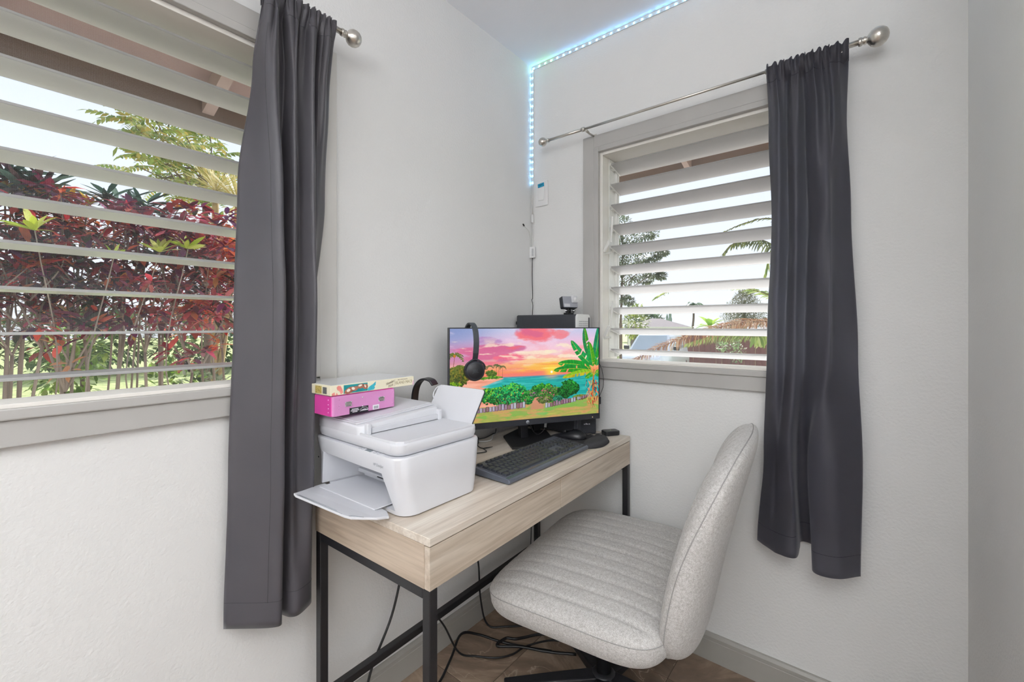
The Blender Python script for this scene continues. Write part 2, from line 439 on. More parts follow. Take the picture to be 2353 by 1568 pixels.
# crank levers of the right window
for zc in (1.53, 1.17):
    bm = B()
    tube(bm, [(B0 + .034, .035, zc - .012), (B0 + .012, .02, zc - .016), (B0 + .010, .012, zc - .016)], .005, 8)
    box(bm, -.006, .006, -.004, .004, 0, .052, .002, M=T(B0 + .014, .010, zc - .01) @ RY(28) )
    box(bm, -.004, .004, -.003, .003, 0, .11, .0015, M=T(B0 + .036, .03, zc + .032) @ RY(4))
    obj('crank_lever', bm, M['white_metal'], win2)

# ------------------------------------------------------------------ switch plate
t_ = thing('light_switch', 'white paddle switch plate with a scrap of blue tape, beside the lit strip', 'switch', (.060, -.001, 1.825))
bm = B(); box(bm, -.035, .035, -.006, 0, -.058, .058, .002); obj('plate', bm, M['white_gloss'], t_)
bm = B(); box(bm, -.0165, .0165, -.0085, -.006, -.033, .033, .001, M=RX(-2)); obj('paddle', bm, M['white_gloss'], t_)
bm = B(); box(bm, -.0175, .0175, -.0096, -.0088, -.009, .009, .0002, 1, M=T(0, 0, .038) @ RY(-6)); tp = obj('tape', bm, mat('blue_tape', '#1d8fb4', .7, var=.08, scale=200), t_, label='blue painter tape with dark scribble')
bm = B(); tube(bm, [(-.011, -.0102, .040), (-.008, -.0102, .036), (-.005, -.0102, .041), (-.001, -.0102, .036), (.003, -.0102, .041), (.007, -.0102, .037), (.011, -.0102, .042)], .0007, 4); obj('scribble', bm, M['ink'], tp)

# ------------------------------------------------------------------ LED strip with its wiring
M['led'] = mat('led_diode', '#f2fbff', .3, emit='#74c6ff', estr=70, var=.01)
M['led_green'] = mat('led_diode_green', '#f2fff4', .3, emit='#8cffae', estr=70, var=.01)
M['strip'] = mat('led_tape', '#d9e2e6', .3, var=.1, scale=150)
ls = thing('led_strip', 'glowing pale blue light strip up the corner and along the ceiling edge', 'light strip', (0, 0, 1.88))
bm = B(); box(bm, .002, .012, -.004, -.0015, 1.87, H - .0185); box(bm, .002, 3.3, -.004, -.0015, H - .018, H - .006)
obj('tape', bm, M['strip'], ls, True)
bm = B(); box(bm, -.0022, .0022, -.0016, 0, -.0022, .0022, .0004, 1); lme = bpy.data.meshes.new('diode'); bm.to_mesh(lme); bm.free(); lme.materials.append(M['led'])
lme2 = lme.copy(); lme2.materials.clear(); lme2.materials.append(M['led_green'])
z = 1.885
while z < H - .02:
    link('diode', lme, ls, True, loc=(.007, -.0042, z)); z += .0333
x = .014; k = 0
while x < 1.6:
    link('diode', lme2 if k in (1, 2, 3) else lme, ls, True, loc=(x, -.0042, H - .012)); x += .0333; k += 1
for (xx, zz, ln) in ():
    pass
# wiring
lc = thing('led_controller', 'small white light strip controller with a sensor wire, hung on the corner wall', 'controller', (.005, -.006, 1.55))
bm = B(); box(bm, -.002, .026, -.018, -.004, 1.527, 1.580, .002); obj('case', bm, M['white_gloss'], lc, True)
bm = B(); box(bm, .013, .023, -.0185, -.018, 1.535, 1.570); obj('sticker', bm, mat('grey_sticker', '#bdbdbf', .6, var=.1, scale=300), lc, True)
bm = B(); box(bm, .004, .014, -.012, -.004, 1.695, 1.735, .002); obj('connector', bm, M['white_gloss'], lc, True)
bm = B()
tube(bm, [(.006, -.005, 1.875), (.006, -.005, 1.80), (.0065, -.005, 1.735)], .0013, 6); tube(bm, [(.010, -.005, 1.875), (.010, -.005, 1.80), (.010, -.005, 1.735)], .0013, 6)
tube(bm, crom([(.007, -.006, 1.695), (.006, -.006, 1.65), (.009, -.007, 1.60), (.008, -.008, 1.58)], 5), .0012, 6)
tube(bm, crom([(.011, -.006, 1.695), (.010, -.006, 1.65), (.012, -.007, 1.60), (.012, -.008, 1.58)], 5), .0012, 6)
tube(bm, crom([(.004, -.012, 1.58), (.003, -.014, 1.62), (.003, -.03, 1.655), (.003, -.065, 1.672)], 6), .0013, 6)
obj('wire', bm, M['cable_white'], lc, True)
bm = B(); tube(bm, [(.003, -.064, 1.672), (.004, -.074, 1.678)], .0032, 8); obj('sensor_tip', bm, M['cable'], lc, True)
bm = B(); tube(bm, crom([(.012, -.011, 1.529), (.011, -.011, 1.50), (.010, -.010, 1.42), (.012, -.010, 1.34), (.008, -.010, 1.33), (.013, -.010, 1.30), (.010, -.010, 1.24), (.012, -.012, 1.10), (.010, -.012, .80), (.010, -.014, .40), (.012, -.03, .02)], 5), [.0045] + [.0017] * 50, 6)
obj('power_cord', bm, M['cable'], lc, True)
# ------------------------------------------------------------------ curtain rods and curtains
def rod(name, lab, P0, P1, thin, finials, brk):
    """P0->P1 thick+thin telescoping rod; thin: fraction range of slimmer tube"""
    P0 = Vector(P0); P1 = Vector(P1); d = (P1 - P0).normalized()
    t = thing(name, lab, 'curtain rod', P0)
    L = (P1 - P0).length
    for (a, b, r) in thin:
        bm = B(); tube(bm, [P0 + d * a * L, P0 + d * b * L], r, 14); obj('tube', bm, M['nickel'], t, True)
    q = d.to_track_quat('Z', 'Y').to_matrix().to_4x4()
    for s, sc in finials:
        P = P0 if s == 0 else P1; m = Matrix.Translation(P) @ (q if s else q @ RX(180)) @ Matrix.Scale(sc, 4)
        bm = B(); lathe(bm, [(.0, -.002), (.0095, -.002), (.0105, 0), (.0105, .004), (.009, .006), (.009, .009), (.0105, .011), (.0085, .014), (.0085, .016), (.0125, .0185), (.0185, .0235), (.0228, .031), (.0236, .039), (.0215, .047), (.0165, .054), (.009, .0585), (0, .060)], 24, m)
        obj('finial', bm, M['nickel'], t, True)
    for a, wallp in brk:
        p = P0 + d * a * L; wp = Vector(wallp)
        bm = B(); n = (p - wp); n.z = 0; n.normalize()
        tube(bm, [p + Vector((0, 0, -.010)), p + Vector((0, 0, -.014)) - n * .02, wp + Vector((0, 0, -.014)) + n * .004], .004, 8)
        tube(bm, [p + Vector((0, 0, -.012)) + n * .008, p + Vector((0, 0, -.012)) - n * .012], .0055, 8)
        mm = Matrix.Translation(wp + Vector((0, 0, -.02))) @ n.to_track_quat('Y', 'Z').to_matrix().to_4x4()
        box(bm, -.007, .007, 0, .003, -.022, .018, .001, M=mm)
        obj('bracket', bm, M['nickel'], t, True)
    return t
rod('curtain_rod', 'brushed nickel curtain rod above the left window by the garden hedge', (.08, -2.35, 2.042), (.08, -1.022, 2.042),
    [(0, .62, .0065), (.6, 1, .008)], [(0, 1), (1, 1.0)], [(.05, (0, -2.28, 2.03)), (.962, (0, -1.068, 2.03))])
rod('curtain_rod', 'brushed nickel curtain rod above the right window, mostly bare', (.150, -.08, 2.026), (1.225, -.08, 2.022),
    [(0, .155, .0062), (.14, .80, .0048), (.78, 1, .0078)], [(0, .84), (1, 1.12)], [(.178, (.338, 0, 2.030)), (.962, (1.185, 0, 2.02))])
bm = B(); lathe(bm, [(.0048, 0), (.0095, .0), (.0095, .010), (.007, .014), (.0048, .014)], 16, Matrix.Translation((.318, -.08, 2.0255)) @ RY(90)); obj('collar', bm, M['nickel'], bpy.data.objects['curtain_rod.001'], True)

def cloth_mat(name, c1, c2, trans):
    m = bpy.data.materials.new(name); m.use_nodes = True; n = m.node_tree.nodes; l = m.node_tree.links; p = n['Principled BSDF']; out = n['Material Output']
    tc = n.new('ShaderNodeTexCoord'); nz = n.new('ShaderNodeTexNoise'); nz.inputs['Scale'].default_value = 5; nz.inputs['Detail'].default_value = 3
    l.new(tc.outputs['Object'], nz.inputs['Vector']); r = n.new('ShaderNodeValToRGB'); l.new(nz.outputs['Fac'], r.inputs[0])
    r.color_ramp.elements[0].position = .35; r.color_ramp.elements[1].position = .65
    r.color_ramp.elements[0].color = (*hx(c1), 1); r.color_ramp.elements[1].color = (*hx(c2), 1)
    l.new(r.outputs[0], p.inputs['Base Color']); p.inputs['Roughness'].default_value = .52; p.inputs['Sheen Weight'].default_value = .25; p.inputs['Sheen Roughness'].default_value = .35
    p.inputs['Specular IOR Level'].default_value = .55
    w = n.new('ShaderNodeTexNoise'); w.inputs['Scale'].default_value = 900; l.new(tc.outputs['Object'], w.inputs['Vector'])
    b = n.new('ShaderNodeBump'); b.inputs['Strength'].default_value = .12; b.inputs['Distance'].default_value = .001; l.new(w.outputs['Fac'], b.inputs['Height']); l.new(b.outputs[0], p.inputs['Normal'])
    tl = n.new('ShaderNodeBsdfTranslucent'); tl.inputs[0].default_value = (.74, .76, .86, 1)
    mx = n.new('ShaderNodeMixShader'); mx.inputs[0].default_value = trans; l.new(p.outputs[0], mx.inputs[1]); l.new(tl.outputs[0], mx.inputs[2]); l.new(mx.outputs[0], out.inputs[0])
    return m
M['curtA'] = cloth_mat('charcoal_satin', '#403e44', '#474449', .02)
M['curtB'] = cloth_mat('charcoal_sheer_satin', '#3a383d', '#413e44', .42)

def curtain(name, lab, keys, zbot, P, rodz, mt, seed, pleats, wr):
    """keys: {z: [(along, depth)...]}; P(along, depth, z)->world"""
    zs = sorted(keys, reverse=True); N = 16; rnd = random.Random(seed)
    prof = {z: crom([(a, d, 0) for a, d in keys[z]], N) for z in zs}
    n = len(prof[zs[0]])
    ph = [rnd.uniform(0, 6) for _ in range(6)]
    def sample(i, z):
        if z >= zs[0]: p = prof[zs[0]][i]
        elif z <= zs[-1]: p = prof[zs[-1]][i]
        else:
            for a, b in zip(zs, zs[1:]):
                if b <= z <= a:
                    t = (a - z) / (a - b); t = t * t * (3 - 2 * t); p = prof[a][i].lerp(prof[b][i], t); break
        al, de = p.x, p.y; u = i / (n - 1)
        g = max(0, 1 - (zs[0] - z) / .22); g2 = max(0, 1 - (zs[0] - z) / .55) ** 1.5
        al += .0035 * math.sin(pleats * 2 * PI * u + ph[0]) * g
        de += .0075 * math.sin(pleats * 2 * PI * u + ph[1] + .8 * math.sin(5 * u)) * (.35 * g + .65 * g2)
        # soft creases
        k = noise.noise(Vector((u * 9 + seed, z * 5.5, ph[2]))); k2 = noise.noise(Vector((u * 4 - z * 6, z * 9 + seed, 3)))
        de += wr * (k * .6 + k2 * .5) * min(1, (zs[0] - z) * 2)
        # gathered round the rod
        if z > rodz - .045:
            q = min(1, (z - rodz + .045) / .035); rip = .0028 * math.sin(pleats * 4 * PI * u + ph[3]) + .002 * math.sin(pleats * 7 * PI * u)
            de = de * (1 - q) + (.0925 + rip) * q
        return al, de
    bot = lambda u: zbot(u)
    rows = 90; vs = []; fs = []
    ztop = rodz + .011
    for j in range(rows + 1):
        f = j / rows
        for i in range(n):
            u = i / (n - 1)
            top = ztop + .005 * math.sin(pleats * 2 * PI * u + 1.3) + .003 * math.sin(pleats * 4.7 * PI * u)
            z = top + (bot(u) - top) * (f ** 1.0)
            a, d = sample(i, z); vs.append(P(a, d, z))
    back = [(.0, .082, .004), (-.004, .068, .0), (-.03, .066, 0), (-.055, .068, 0)]
    extra = []
    for dz, dd, up in back:
        for i in range(n):
            u = i / (n - 1); top = ztop + .005 * math.sin(pleats * 2 * PI * u + 1.3) + .003 * math.sin(pleats * 4.7 * PI * u)
            a, d = sample(i, top); extra.append(P(a, dd, top + dz + up))
    nb = len(vs); vs += extra
    for b_ in range(len(back)):
        for i in range(n - 1):
            a = (0 if b_ == 0 else nb + (b_ - 1) * n) + i; c_ = nb + b_ * n + i; fs.append((a, a + 1, c_ + 1, c_))
    for j in range(rows):
        for i in range(n - 1):
            a = j * n + i; fs.append((a, a + n, a + n + 1, a + 1))
    me = bpy.data.meshes.new(name); me.from_pydata(vs, [], fs); me.update()
    o = link(name, me, None, mats=mt, smooth=True)
    s = o.modifiers.new('thick', 'SOLIDIFY'); s.thickness = .0012; s.offset = 0
    tag(o, lab, 'curtain')
    # sewn hem, rod pocket and side seams as narrow raised stitch lines
    def strip(nm, pts):
        bm = B(); tube(bm, pts, .0004, 4); obj(nm, bm, M['seam'], o)
    for nm, dz, base in (('hem_seam', .062, 0), ('pocket_seam', .055, 1)):
        for side in (1,):
            pts = []
            for i in range(0, n):
                u = i / (n - 1)
                z = (bot(u) + dz) if not base else (ztop - dz)
                a, d = sample(i, z); pts.append(Vector(P(a, d + .0012, z)))
            strip(nm, pts)
    return o, sample, n
M['seam'] = mat('dark_thread', '#2b292e', .7, var=.1, scale=300)
keysA = {2.04: [(-1.235, .085), (-1.205, .10), (-1.19, .07), (-1.16, .10), (-1.135, .07), (-1.11, .10), (-1.09, .07), (-1.07, .095), (-1.047, .075)],
 1.85: [(-1.243, .05), (-1.218, .11), (-1.18, .07), (-1.165, .11), (-1.145, .075), (-1.115, .105), (-1.10, .075), (-1.08, .09), (-1.05, .06)],
 1.55: [(-1.27, .03), (-1.205, .12), (-1.185, .06), (-1.16, .10), (-1.14, .07), (-1.115, .105), (-1.10, .08), (-1.085, .07), (-1.052, .04)],
 1.25: [(-1.278, .03), (-1.20, .125), (-1.185, .06), (-1.16, .10), (-1.14, .075), (-1.112, .11), (-1.102, .09), (-1.093, .06), (-1.080, .04)],
 .85: [(-1.29, .03), (-1.205, .125), (-1.19, .06), (-1.165, .09), (-1.145, .08), (-1.118, .105), (-1.110, .09), (-1.106, .06), (-1.100, .04)],
 .47: [(-1.30, .03), (-1.212, .125), (-1.195, .07), (-1.18, .11), (-1.165, .12), (-1.135, .11), (-1.115, .09), (-1.110, .06), (-1.104, .04)]}
cA, sA, nA = curtain('curtain', 'charcoal curtain hanging beside the left window and the printer', keysA, lambda u: .474, lambda a, d, z: (d, a, z), 2.042, M['curtA'], 3, 11, .004)
# turned side hem of the left curtain
bm = B(); pts = []
ia = int(.105 * (nA - 1))
for z in np.linspace(1.95, .54, 60):
    a, d = sA(ia, z); pts.append(Vector((d + .002, a - .012, z)))
bm = B(); tube(bm, pts, .0005, 4); obj('side_seam', bm, M['seam'], cA)
keysB = {2.03: [(.99, .085), (1.02, .10), (1.045, .07), (1.07, .10), (1.09, .07), (1.115, .10), (1.14, .07), (1.165, .10), (1.198, .06)],
 1.85: [(.997, .075), (1.03, .10), (1.045, .065), (1.072, .10), (1.095, .06), (1.125, .105), (1.15, .09), (1.172, .10), (1.195, .05)],
 1.55: [(1.005, .07), (1.03, .10), (1.05, .06), (1.075, .10), (1.10, .06), (1.13, .11), (1.158, .12), (1.165, .08), (1.2055, .04)],
 1.13: [(.99, .06), (1.02, .09), (1.04, .06), (1.07, .10), (1.09, .05), (1.125, .10), (1.158, .12), (1.168, .08), (1.222, .05)],
 .80: [(.98, .05), (1.01, .08), (1.03, .09), (1.062, .10), (1.07, .03), (1.10, .03), (1.108, .11), (1.17, .13), (1.233, .07)],
 .47: [(.962, .06), (1.0, .09), (1.03, .10), (1.075, .11), (1.08, .03), (1.11, .03), (1.12, .12), (1.18, .13), (1.228, .08)]}
def zbB(u):
    a = .502 - .008 * math.sin(u * 8); b = .482 - .004 * math.sin(u * 11)
    if u < .48: return a
    if u > .72: return b
    return .52
curtain('curtain', 'charcoal curtain hanging at the right window, translucent where backlit', keysB, zbB, lambda a, d, z: (a, -d, z), 2.023, M['curtB'], 8, 10, .012)

# ------------------------------------------------------------------ desk
def oak(name, axis, c=('#d9c6ac', '#bfa98e', '#ae967c')):
    m = bpy.data.materials.new(name); m.use_nodes = True; n = m.node_tree.nodes; l = m.node_tree.links; p = n['Principled BSDF']
    tc = n.new('ShaderNodeTexCoord'); mp = n.new('ShaderNodeMapping'); l.new(tc.outputs['Object'], mp.inputs[0])
    s = [26, 26, 26]; s[axis] = 2.2; mp.inputs['Scale'].default_value = s
    nz = n.new('ShaderNodeTexNoise'); nz.inputs['Scale'].default_value = 1.0; nz.inputs['Detail'].default_value = 6; nz.inputs['Distortion'].default_value = .7; l.new(mp.outputs[0], nz.inputs['Vector'])
    s2 = [150, 150, 150]; s2[axis] = 6; mp2 = n.new('ShaderNodeMapping'); mp2.inputs['Scale'].default_value = s2; l.new(tc.outputs['Object'], mp2.inputs[0])
    n2 = n.new('ShaderNodeTexNoise'); n2.inputs['Scale'].default_value = 1.0; n2.inputs['Detail'].default_value = 3; l.new(mp2.outputs[0], n2.inputs['Vector'])
    r = n.new('ShaderNodeValToRGB'); l.new(nz.outputs['Fac'], r.inputs[0]); e = r.color_ramp.elements
    e[0].position = .3; e[0].color = (*hx(c[2]), 1); e[1].position = .7; e[1].color = (*hx(c[0]), 1); x = e.new(.5); x.color = (*hx(c[1]), 1)
    r2 = n.new('ShaderNodeValToRGB'); l.new(n2.outputs['Fac'], r2.inputs[0]); r2.color_ramp.elements[0].position = .3; r2.color_ramp.elements[1].position = .55
    r2.color_ramp.elements[0].color = (.79, .77, .75, 1); r2.color_ramp.elements[1].color = (1, 1, 1, 1)
    mx = n.new('ShaderNodeMix'); mx.data_type = 'RGBA'; mx.blend_type = 'MULTIPLY'; mx.inputs[0].default_value = .75; l.new(r.outputs[0], mx.inputs[6]); l.new(r2.outputs[0], mx.inputs[7])
    l.new(mx.outputs[2], p.inputs['Base Color']); p.inputs['Roughness'].default_value = .48
    b = n.new('ShaderNodeBump'); b.inputs['Strength'].default_value = .12; b.inputs['Distance'].default_value = .001; l.new(n2.outputs['Fac'], b.inputs['Height']); l.new(b.outputs[0], p.inputs['Normal'])
    return m
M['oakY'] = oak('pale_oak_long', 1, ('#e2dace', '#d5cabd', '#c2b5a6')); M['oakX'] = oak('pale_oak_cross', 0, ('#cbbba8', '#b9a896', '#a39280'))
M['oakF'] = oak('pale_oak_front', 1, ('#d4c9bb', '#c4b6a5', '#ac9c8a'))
# local axes: x from back (0) to front (.458), y from the near end (0) to the far end (1.072); desk turned 1.5 degrees off the wall
DR = R(1.49)
desk = thing('desk', 'pale oak desk with two drawers on a black metal frame', 'desk', (.0696, -1.0925, 0), DR)
DW, DL, DT = .458, 1.072, .76
bm = B(); box(bm, 0, DW, 0, DL, DT - .018, DT, .0012, 1); obj('desktop', bm, M['oakY'], desk)
zlo = .648; za = DT - .0182
bm = B(); box(bm, 0, DW - .018, .0, .016, zlo, za, .0008, 1); obj('side_panel', bm, M['oakX'], desk)
bm = B(); box(bm, 0, DW - .018, DL - .016, DL, zlo, za, .0008, 1); obj('side_panel', bm, M['oakX'], desk)
bm = B(); box(bm, .0, .014, .016, DL - .016, zlo, za, .0005, 1); obj('back_panel', bm, M['oakF'], desk)
bm = B(); box(bm, DW - .034, DW - .020, .52, .55, zlo, za - .001); obj('dark_gap_strip', bm, M['ink'], desk)  # black strip added behind the drawer gap so it stays dark
for y0, y1 in ((.001, .5325), (.5357, DL - .001)):
    bm = B(); box(bm, DW - .0175, DW - .001, y0, y1, zlo, za - .0025, .0008, 1); dr = obj('drawer', bm, M['oakF'], desk)
    bm = B()
    a, b = max(y0, .018) + .012, min(y1, DL - .018) - .012
    if y0 < .1: b -= .012
    else: a += .012
    box(bm, .04, DW - .018, a, a + .01, zlo + .012, za - .02); box(bm, .04, DW - .018, b - .01, b, zlo + .012, za - .02); box(bm, .04, .05, a + .01, b - .01, zlo + .012, za - .02); box(bm, .05, DW - .018, a + .01, b - .01, zlo + .012, zlo + .016)
    obj('drawer_box', bm, M['oakF'], dr)
lg = .023
for x in (.001, DW - lg - .001):
    for y in (.001, DL - lg - .001):
        bm = B(); box(bm, x, x + lg, y, y + lg, 0.004, zlo - (0 if True else 0), .0015, 1); box(bm, x + .003, x + lg - .003, y + .003, y + lg - .003, 0.0005, .006); obj('leg', bm, M['black_metal'], desk)
for y in (.001, DL - lg - .001):
    bm = B(); box(bm, lg + .001, DW - lg - .001, y, y + lg, zlo - lg, zlo, .0015, 1); obj('top_rail', bm, M['black_metal'], desk)
bm = B(); box(bm, .001, .001 + lg, lg + .001, DL - lg - .001, zlo - lg, zlo, .0015, 1); obj('top_rail', bm, M['black_metal'], desk)
bm = B(); box(bm, .001, .001 + lg, lg + .001, DL - lg - .001, .180, .180 + lg, .0015, 1); st = obj('stretcher', bm, M['black_metal'], desk)
bm = B(); lathe(bm, [(0, .0042), (.003, .0042), (.0058, .003), (.0065, 0)], 20, T(.0241, .055, .1915) @ RY(90)); box(bm, -.005, .005, -.0007, .0007, .0038, .0046, M=T(.0241, .055, .1915) @ RY(90) @ RZ(20)); obj('screw', bm, M['chrome'], st)

# ------------------------------------------------------------------ office chair
def heather():
    m = bpy.data.materials.new('heather_grey_weave'); m.use_nodes = True; n = m.node_tree.nodes; l = m.node_tree.links; p = n['Principled BSDF']
    tc = n.new('ShaderNodeTexCoord'); nz = n.new('ShaderNodeTexNoise'); nz.inputs['Scale'].default_value = 760; nz.inputs['Detail'].default_value = 3; nz.inputs['Roughness'].default_value = .7
    l.new(tc.outputs['Object'], nz.inputs['Vector']); n2 = n.new('ShaderNodeTexNoise'); n2.inputs['Scale'].default_value = 160; n2.inputs['Detail'].default_value = 3; l.new(tc.outputs['Object'], n2.inputs['Vector'])
    ad = n.new('ShaderNodeMath'); ad.operation = 'MULTIPLY_ADD'; ad.inputs[1].default_value = .35; l.new(n2.outputs['Fac'], ad.inputs[0]); l.new(nz.outputs['Fac'], ad.inputs[2])
    r = n.new('ShaderNodeValToRGB'); l.new(ad.outputs[0], r.inputs[0]); e = r.color_ramp.elements
    e[0].position = .50; e[0].color = (*hx('#95918c'), 1); e[1].position = .84; e[1].color = (*hx('#d6d4d2'), 1)
    l.new(r.outputs[0], p.inputs['Base Color']); p.inputs['Roughness'].default_value = .92; p.inputs['Sheen Weight'].default_value = .25
    w = n.new('ShaderNodeTexVoronoi'); w.inputs['Scale'].default_value = 420; l.new(tc.outputs['Object'], w.inputs['Vector'])
    b = n.new('ShaderNodeBump'); b.inputs['Strength'].default_value = .5; b.inputs['Distance'].default_value = .0015; l.new(w.outputs['Distance'], b.inputs['Height']); l.new(b.outputs[0], p.inputs['Normal'])
    return m
M['heather'] = heather(); M['piping'] = mat('grey_seam_thread', '#9a9896', .9, var=.1, scale=500)

def pad(name, hw, hh, th, seams, depth, pn, warp, parent, flat=.0, n=110, side=.5, crown=.018, gw=.006):
    """upholstered pad. plan (a,b) superellipse |a/hw|^pn+|b/hh|^pn; front surface at +; channels run along b. warp(a,b,c)->local point"""
    vs = []; fs = []; idx = {}
    def plan(u, v):
        # map square [-1,1]^2 on a superellipse disc
        m = max(abs(u), abs(v))
        if m < 1e-9: return 0, 0
        k = m / ((abs(u) ** pn + abs(v) ** pn) ** (1 / pn)); return u * k * hw, v * k * hh
    N = n
    for layer in (0, 1):
        for i in range(N + 1):
            for j in range(N + 1):
                u = -1 + 2 * i / N; v = -1 + 2 * j / N
                u2 = math.sin(u * PI / 2) * .35 + u * .65; v2 = math.sin(v * PI / 2) * .35 + v * .65
                a, b = plan(u2, v2); m = max(abs(u2), abs(v2)); e = (1 - m ** 7) ** .5 if m < 1 else 0
                if layer == 0:
                    c = th * (1 - side) * e + crown * (1 - m * m)
                    g = 0
                    for s in seams:
                        dd = (a - s * hw) / gw; g = max(g, math.exp(-dd * dd))
                    puff = 0
                    c -= depth * g * min(1, (1 - m) * 9 + .08)
                else: c = -th * side * (1 - m ** 14) ** .5 if m < 1 else 0
                edge = (i in (0, N) or j in (0, N))
                if edge:
                    if layer == 1: idx[(1, i, j)] = idx[(0, i, j)]; continue
                    c = 0
                idx[(layer, i, j)] = len(vs); vs.append(warp(a, b, c))
    for layer in (0, 1):
        for i in range(N):
            for j in range(N):
                q = (idx[(layer, i, j)], idx[(layer, i + 1, j)], idx[(layer, i + 1, j + 1)], idx[(layer, i, j + 1)])
                fs.append(q if layer == 0 else q[::-1])
    o = pydata(name, vs, fs, M['heather'], parent, smooth=True)
    rim = []
    for i in range(N + 1): rim.append((i, 0))
    for j in range(1, N + 1): rim.append((N, j))
    for i in range(N - 1, -1, -1): rim.append((i, N))
    for j in range(N - 1, -1, -1): rim.append((0, j))
    bm = B(); tube(bm, [vs[idx[(0, i, j)]] for i, j in rim], .0013, 5, cap=False); obj('piping', bm, M['piping'], o)
    return o

# chair frame: local x = sitter's left/right, y = towards the back (away from desk), origin on the floor under the seat centre
CH = R(-83)          # local +y -> world (+x) direction
chair = thing('office_chair', 'armless heather grey office chair with channel-tufted seat and back', 'chair', (.575, -.388, 0), CH)
def seatwarp(a, b, c):
    f = -b            # b<0 is the front edge
    z = .440 + c
    t = max(0, -b / .27)
    z -= .020 * t ** 3                     # waterfall front
    z -= .010 * (1 - (a / .34) ** 2) * (c > 0) * .6
    return (a, b, z)
seat = pad('seat', .346, .272, .116, [-.84, -.67, -.50, -.33, -.165, 0, .165, .33, .50, .67, .84], .0045, 5.5, seatwarp, chair, side=.72, crown=.020)
LEAN = R(10)
def backwarp(a, b, c):
    # a across, b up (-.26 bottom .. .26 top), c forward thickness
    bb = b + .298
    k = a / .31
    curve = -.035 * k * k                 # ends wrap forward
    fwd = c
    sm_ = min(1, max(0, (bb - .26) / .30)); sm_ = sm_ * sm_ * (3 - 2 * sm_)
    fwd = c * (1 + .75 * sm_) - .032 * sm_ if c > 0 else c * (1 - .55 * sm_) - .032 * sm_
    y = .262 - fwd + curve + math.sin(LEAN) * bb + .020 * (bb / .5) ** 2
    z = .330 + math.cos(LEAN) * bb
    return (a, y, z)
back = pad('backrest', .305, .298, .084, [-.80, -.60, -.40, -.20, 0, .20, .40, .60, .80], .0055, 3.3, backwarp, chair, side=.62, crown=.014)
# under-seat mechanism, gas lift, five-star base
bm = B(); box(bm, -.09, .09, -.10, .12, .330, .362, .006); box(bm, -.03, .03, .05, .262, .350, .366, .004); obj('mechanism', bm, M['black_metal'], chair)
bm = B(); box(bm, -.03, .03, .255, .268, .350, .42, .004)
obj('back_bracket', bm, M['black_metal'], chair)
bm = B(); lathe(bm, [(0, .08), (.0245, .08), (.0245, .25), (.0225, .255), (.0225, .332), (0, .332)], 28); obj('gas_lift', bm, M['black_plastic'], chair)
bm = B(); lathe(bm, [(0, .035), (.036, .035), (.042, .045), (.040, .075), (.027, .085), (0, .085)], 28); obj('hub', bm, M['black_plastic'], chair)
for k in range(5):
    a = R(72 * k + 18); d = Vector((math.cos(a), math.sin(a), 0)); e = Vector((-d.y, d.x, 0))
    vs = []; fs = []
    for s, w, zt, zb_ in ((.03, .024, .078, .045), (.17, .020, .074, .047), (.325, .015, .068, .050)):
        for q in (-1, 1):
            for z in (zb_, zt): p = d * s + e * w * q; vs.append((p.x, p.y, z))
    for i in (0, 1):
        b = i * 4; fs += [(b, b + 4, b + 5, b + 1), (b + 2, b + 3, b + 7, b + 6), (b + 1, b + 5, b + 7, b + 3), (b, b + 2, b + 6, b + 4)]
    fs += [(0, 1, 3, 2), (8, 10, 11, 9)]
    arm = pydata('base_arm', vs, fs, M['black_plastic'], chair); bv = arm.modifiers.new('b', 'BEVEL'); bv.width = .004; bv.segments = 2
    c = d * .305
    bm = B(); tube(bm, [(c.x, c.y, .05), (c.x, c.y, .066)], .005, 8)
    for q in (-1, 1):
        pp = c + e * .014 * q; mm = Matrix.Translation((pp.x, pp.y, .0265)) @ e.to_track_quat('Z', 'Y').to_matrix().to_4x4()
        lathe(bm, [(0, -.008), (.020, -.008), (.0255, -.005), (.0255, .005), (.020, .008), (0, .008)], 18, mm)
    box(bm, -.006, .006, -.02, .02, .03, .052, .003, M=Matrix.Translation((c.x, c.y, 0)) @ Matrix.Rotation(a, 4, 'Z'))
    obj('caster', bm, M['black_plastic'], arm)
# ------------------------------------------------------------------ monitor
MW, MH = .614, .364
mrot = math.atan2(.8702, .4931)
mon = thing('monitor', 'large black monitor showing a tropical sunset beach picture', 'monitor', (.1098, -.6385, DT), mrot)
mz = .836 - DT
# local: x across (viewer's left to right), y away from the viewer, z up
bm = B(); box(bm, 0, MW, .004, .022, mz, mz + MH, .0015, 1); box(bm, .05, MW - .05, .022, .045, mz + .05, mz + MH - .05, .010, 2)
obj('housing', bm, M['dark_plastic'], mon)
bz = .004; bb = .0215
bm = B()
box(bm, 0, MW, 0, .004, mz + MH - bz, mz + MH); box(bm, 0, bz, 0, .004, mz + bb, mz + MH - bz); box(bm, MW - bz, MW, 0, .004, mz + bb, mz + MH - bz); box(bm, 0, MW, -.001, .004, mz, mz + bb)
obj('bezel', bm, M['dark_plastic'], mon)
sx0, sx1, sz0, sz1 = bz, MW - bz, mz + bb, mz + MH - bz

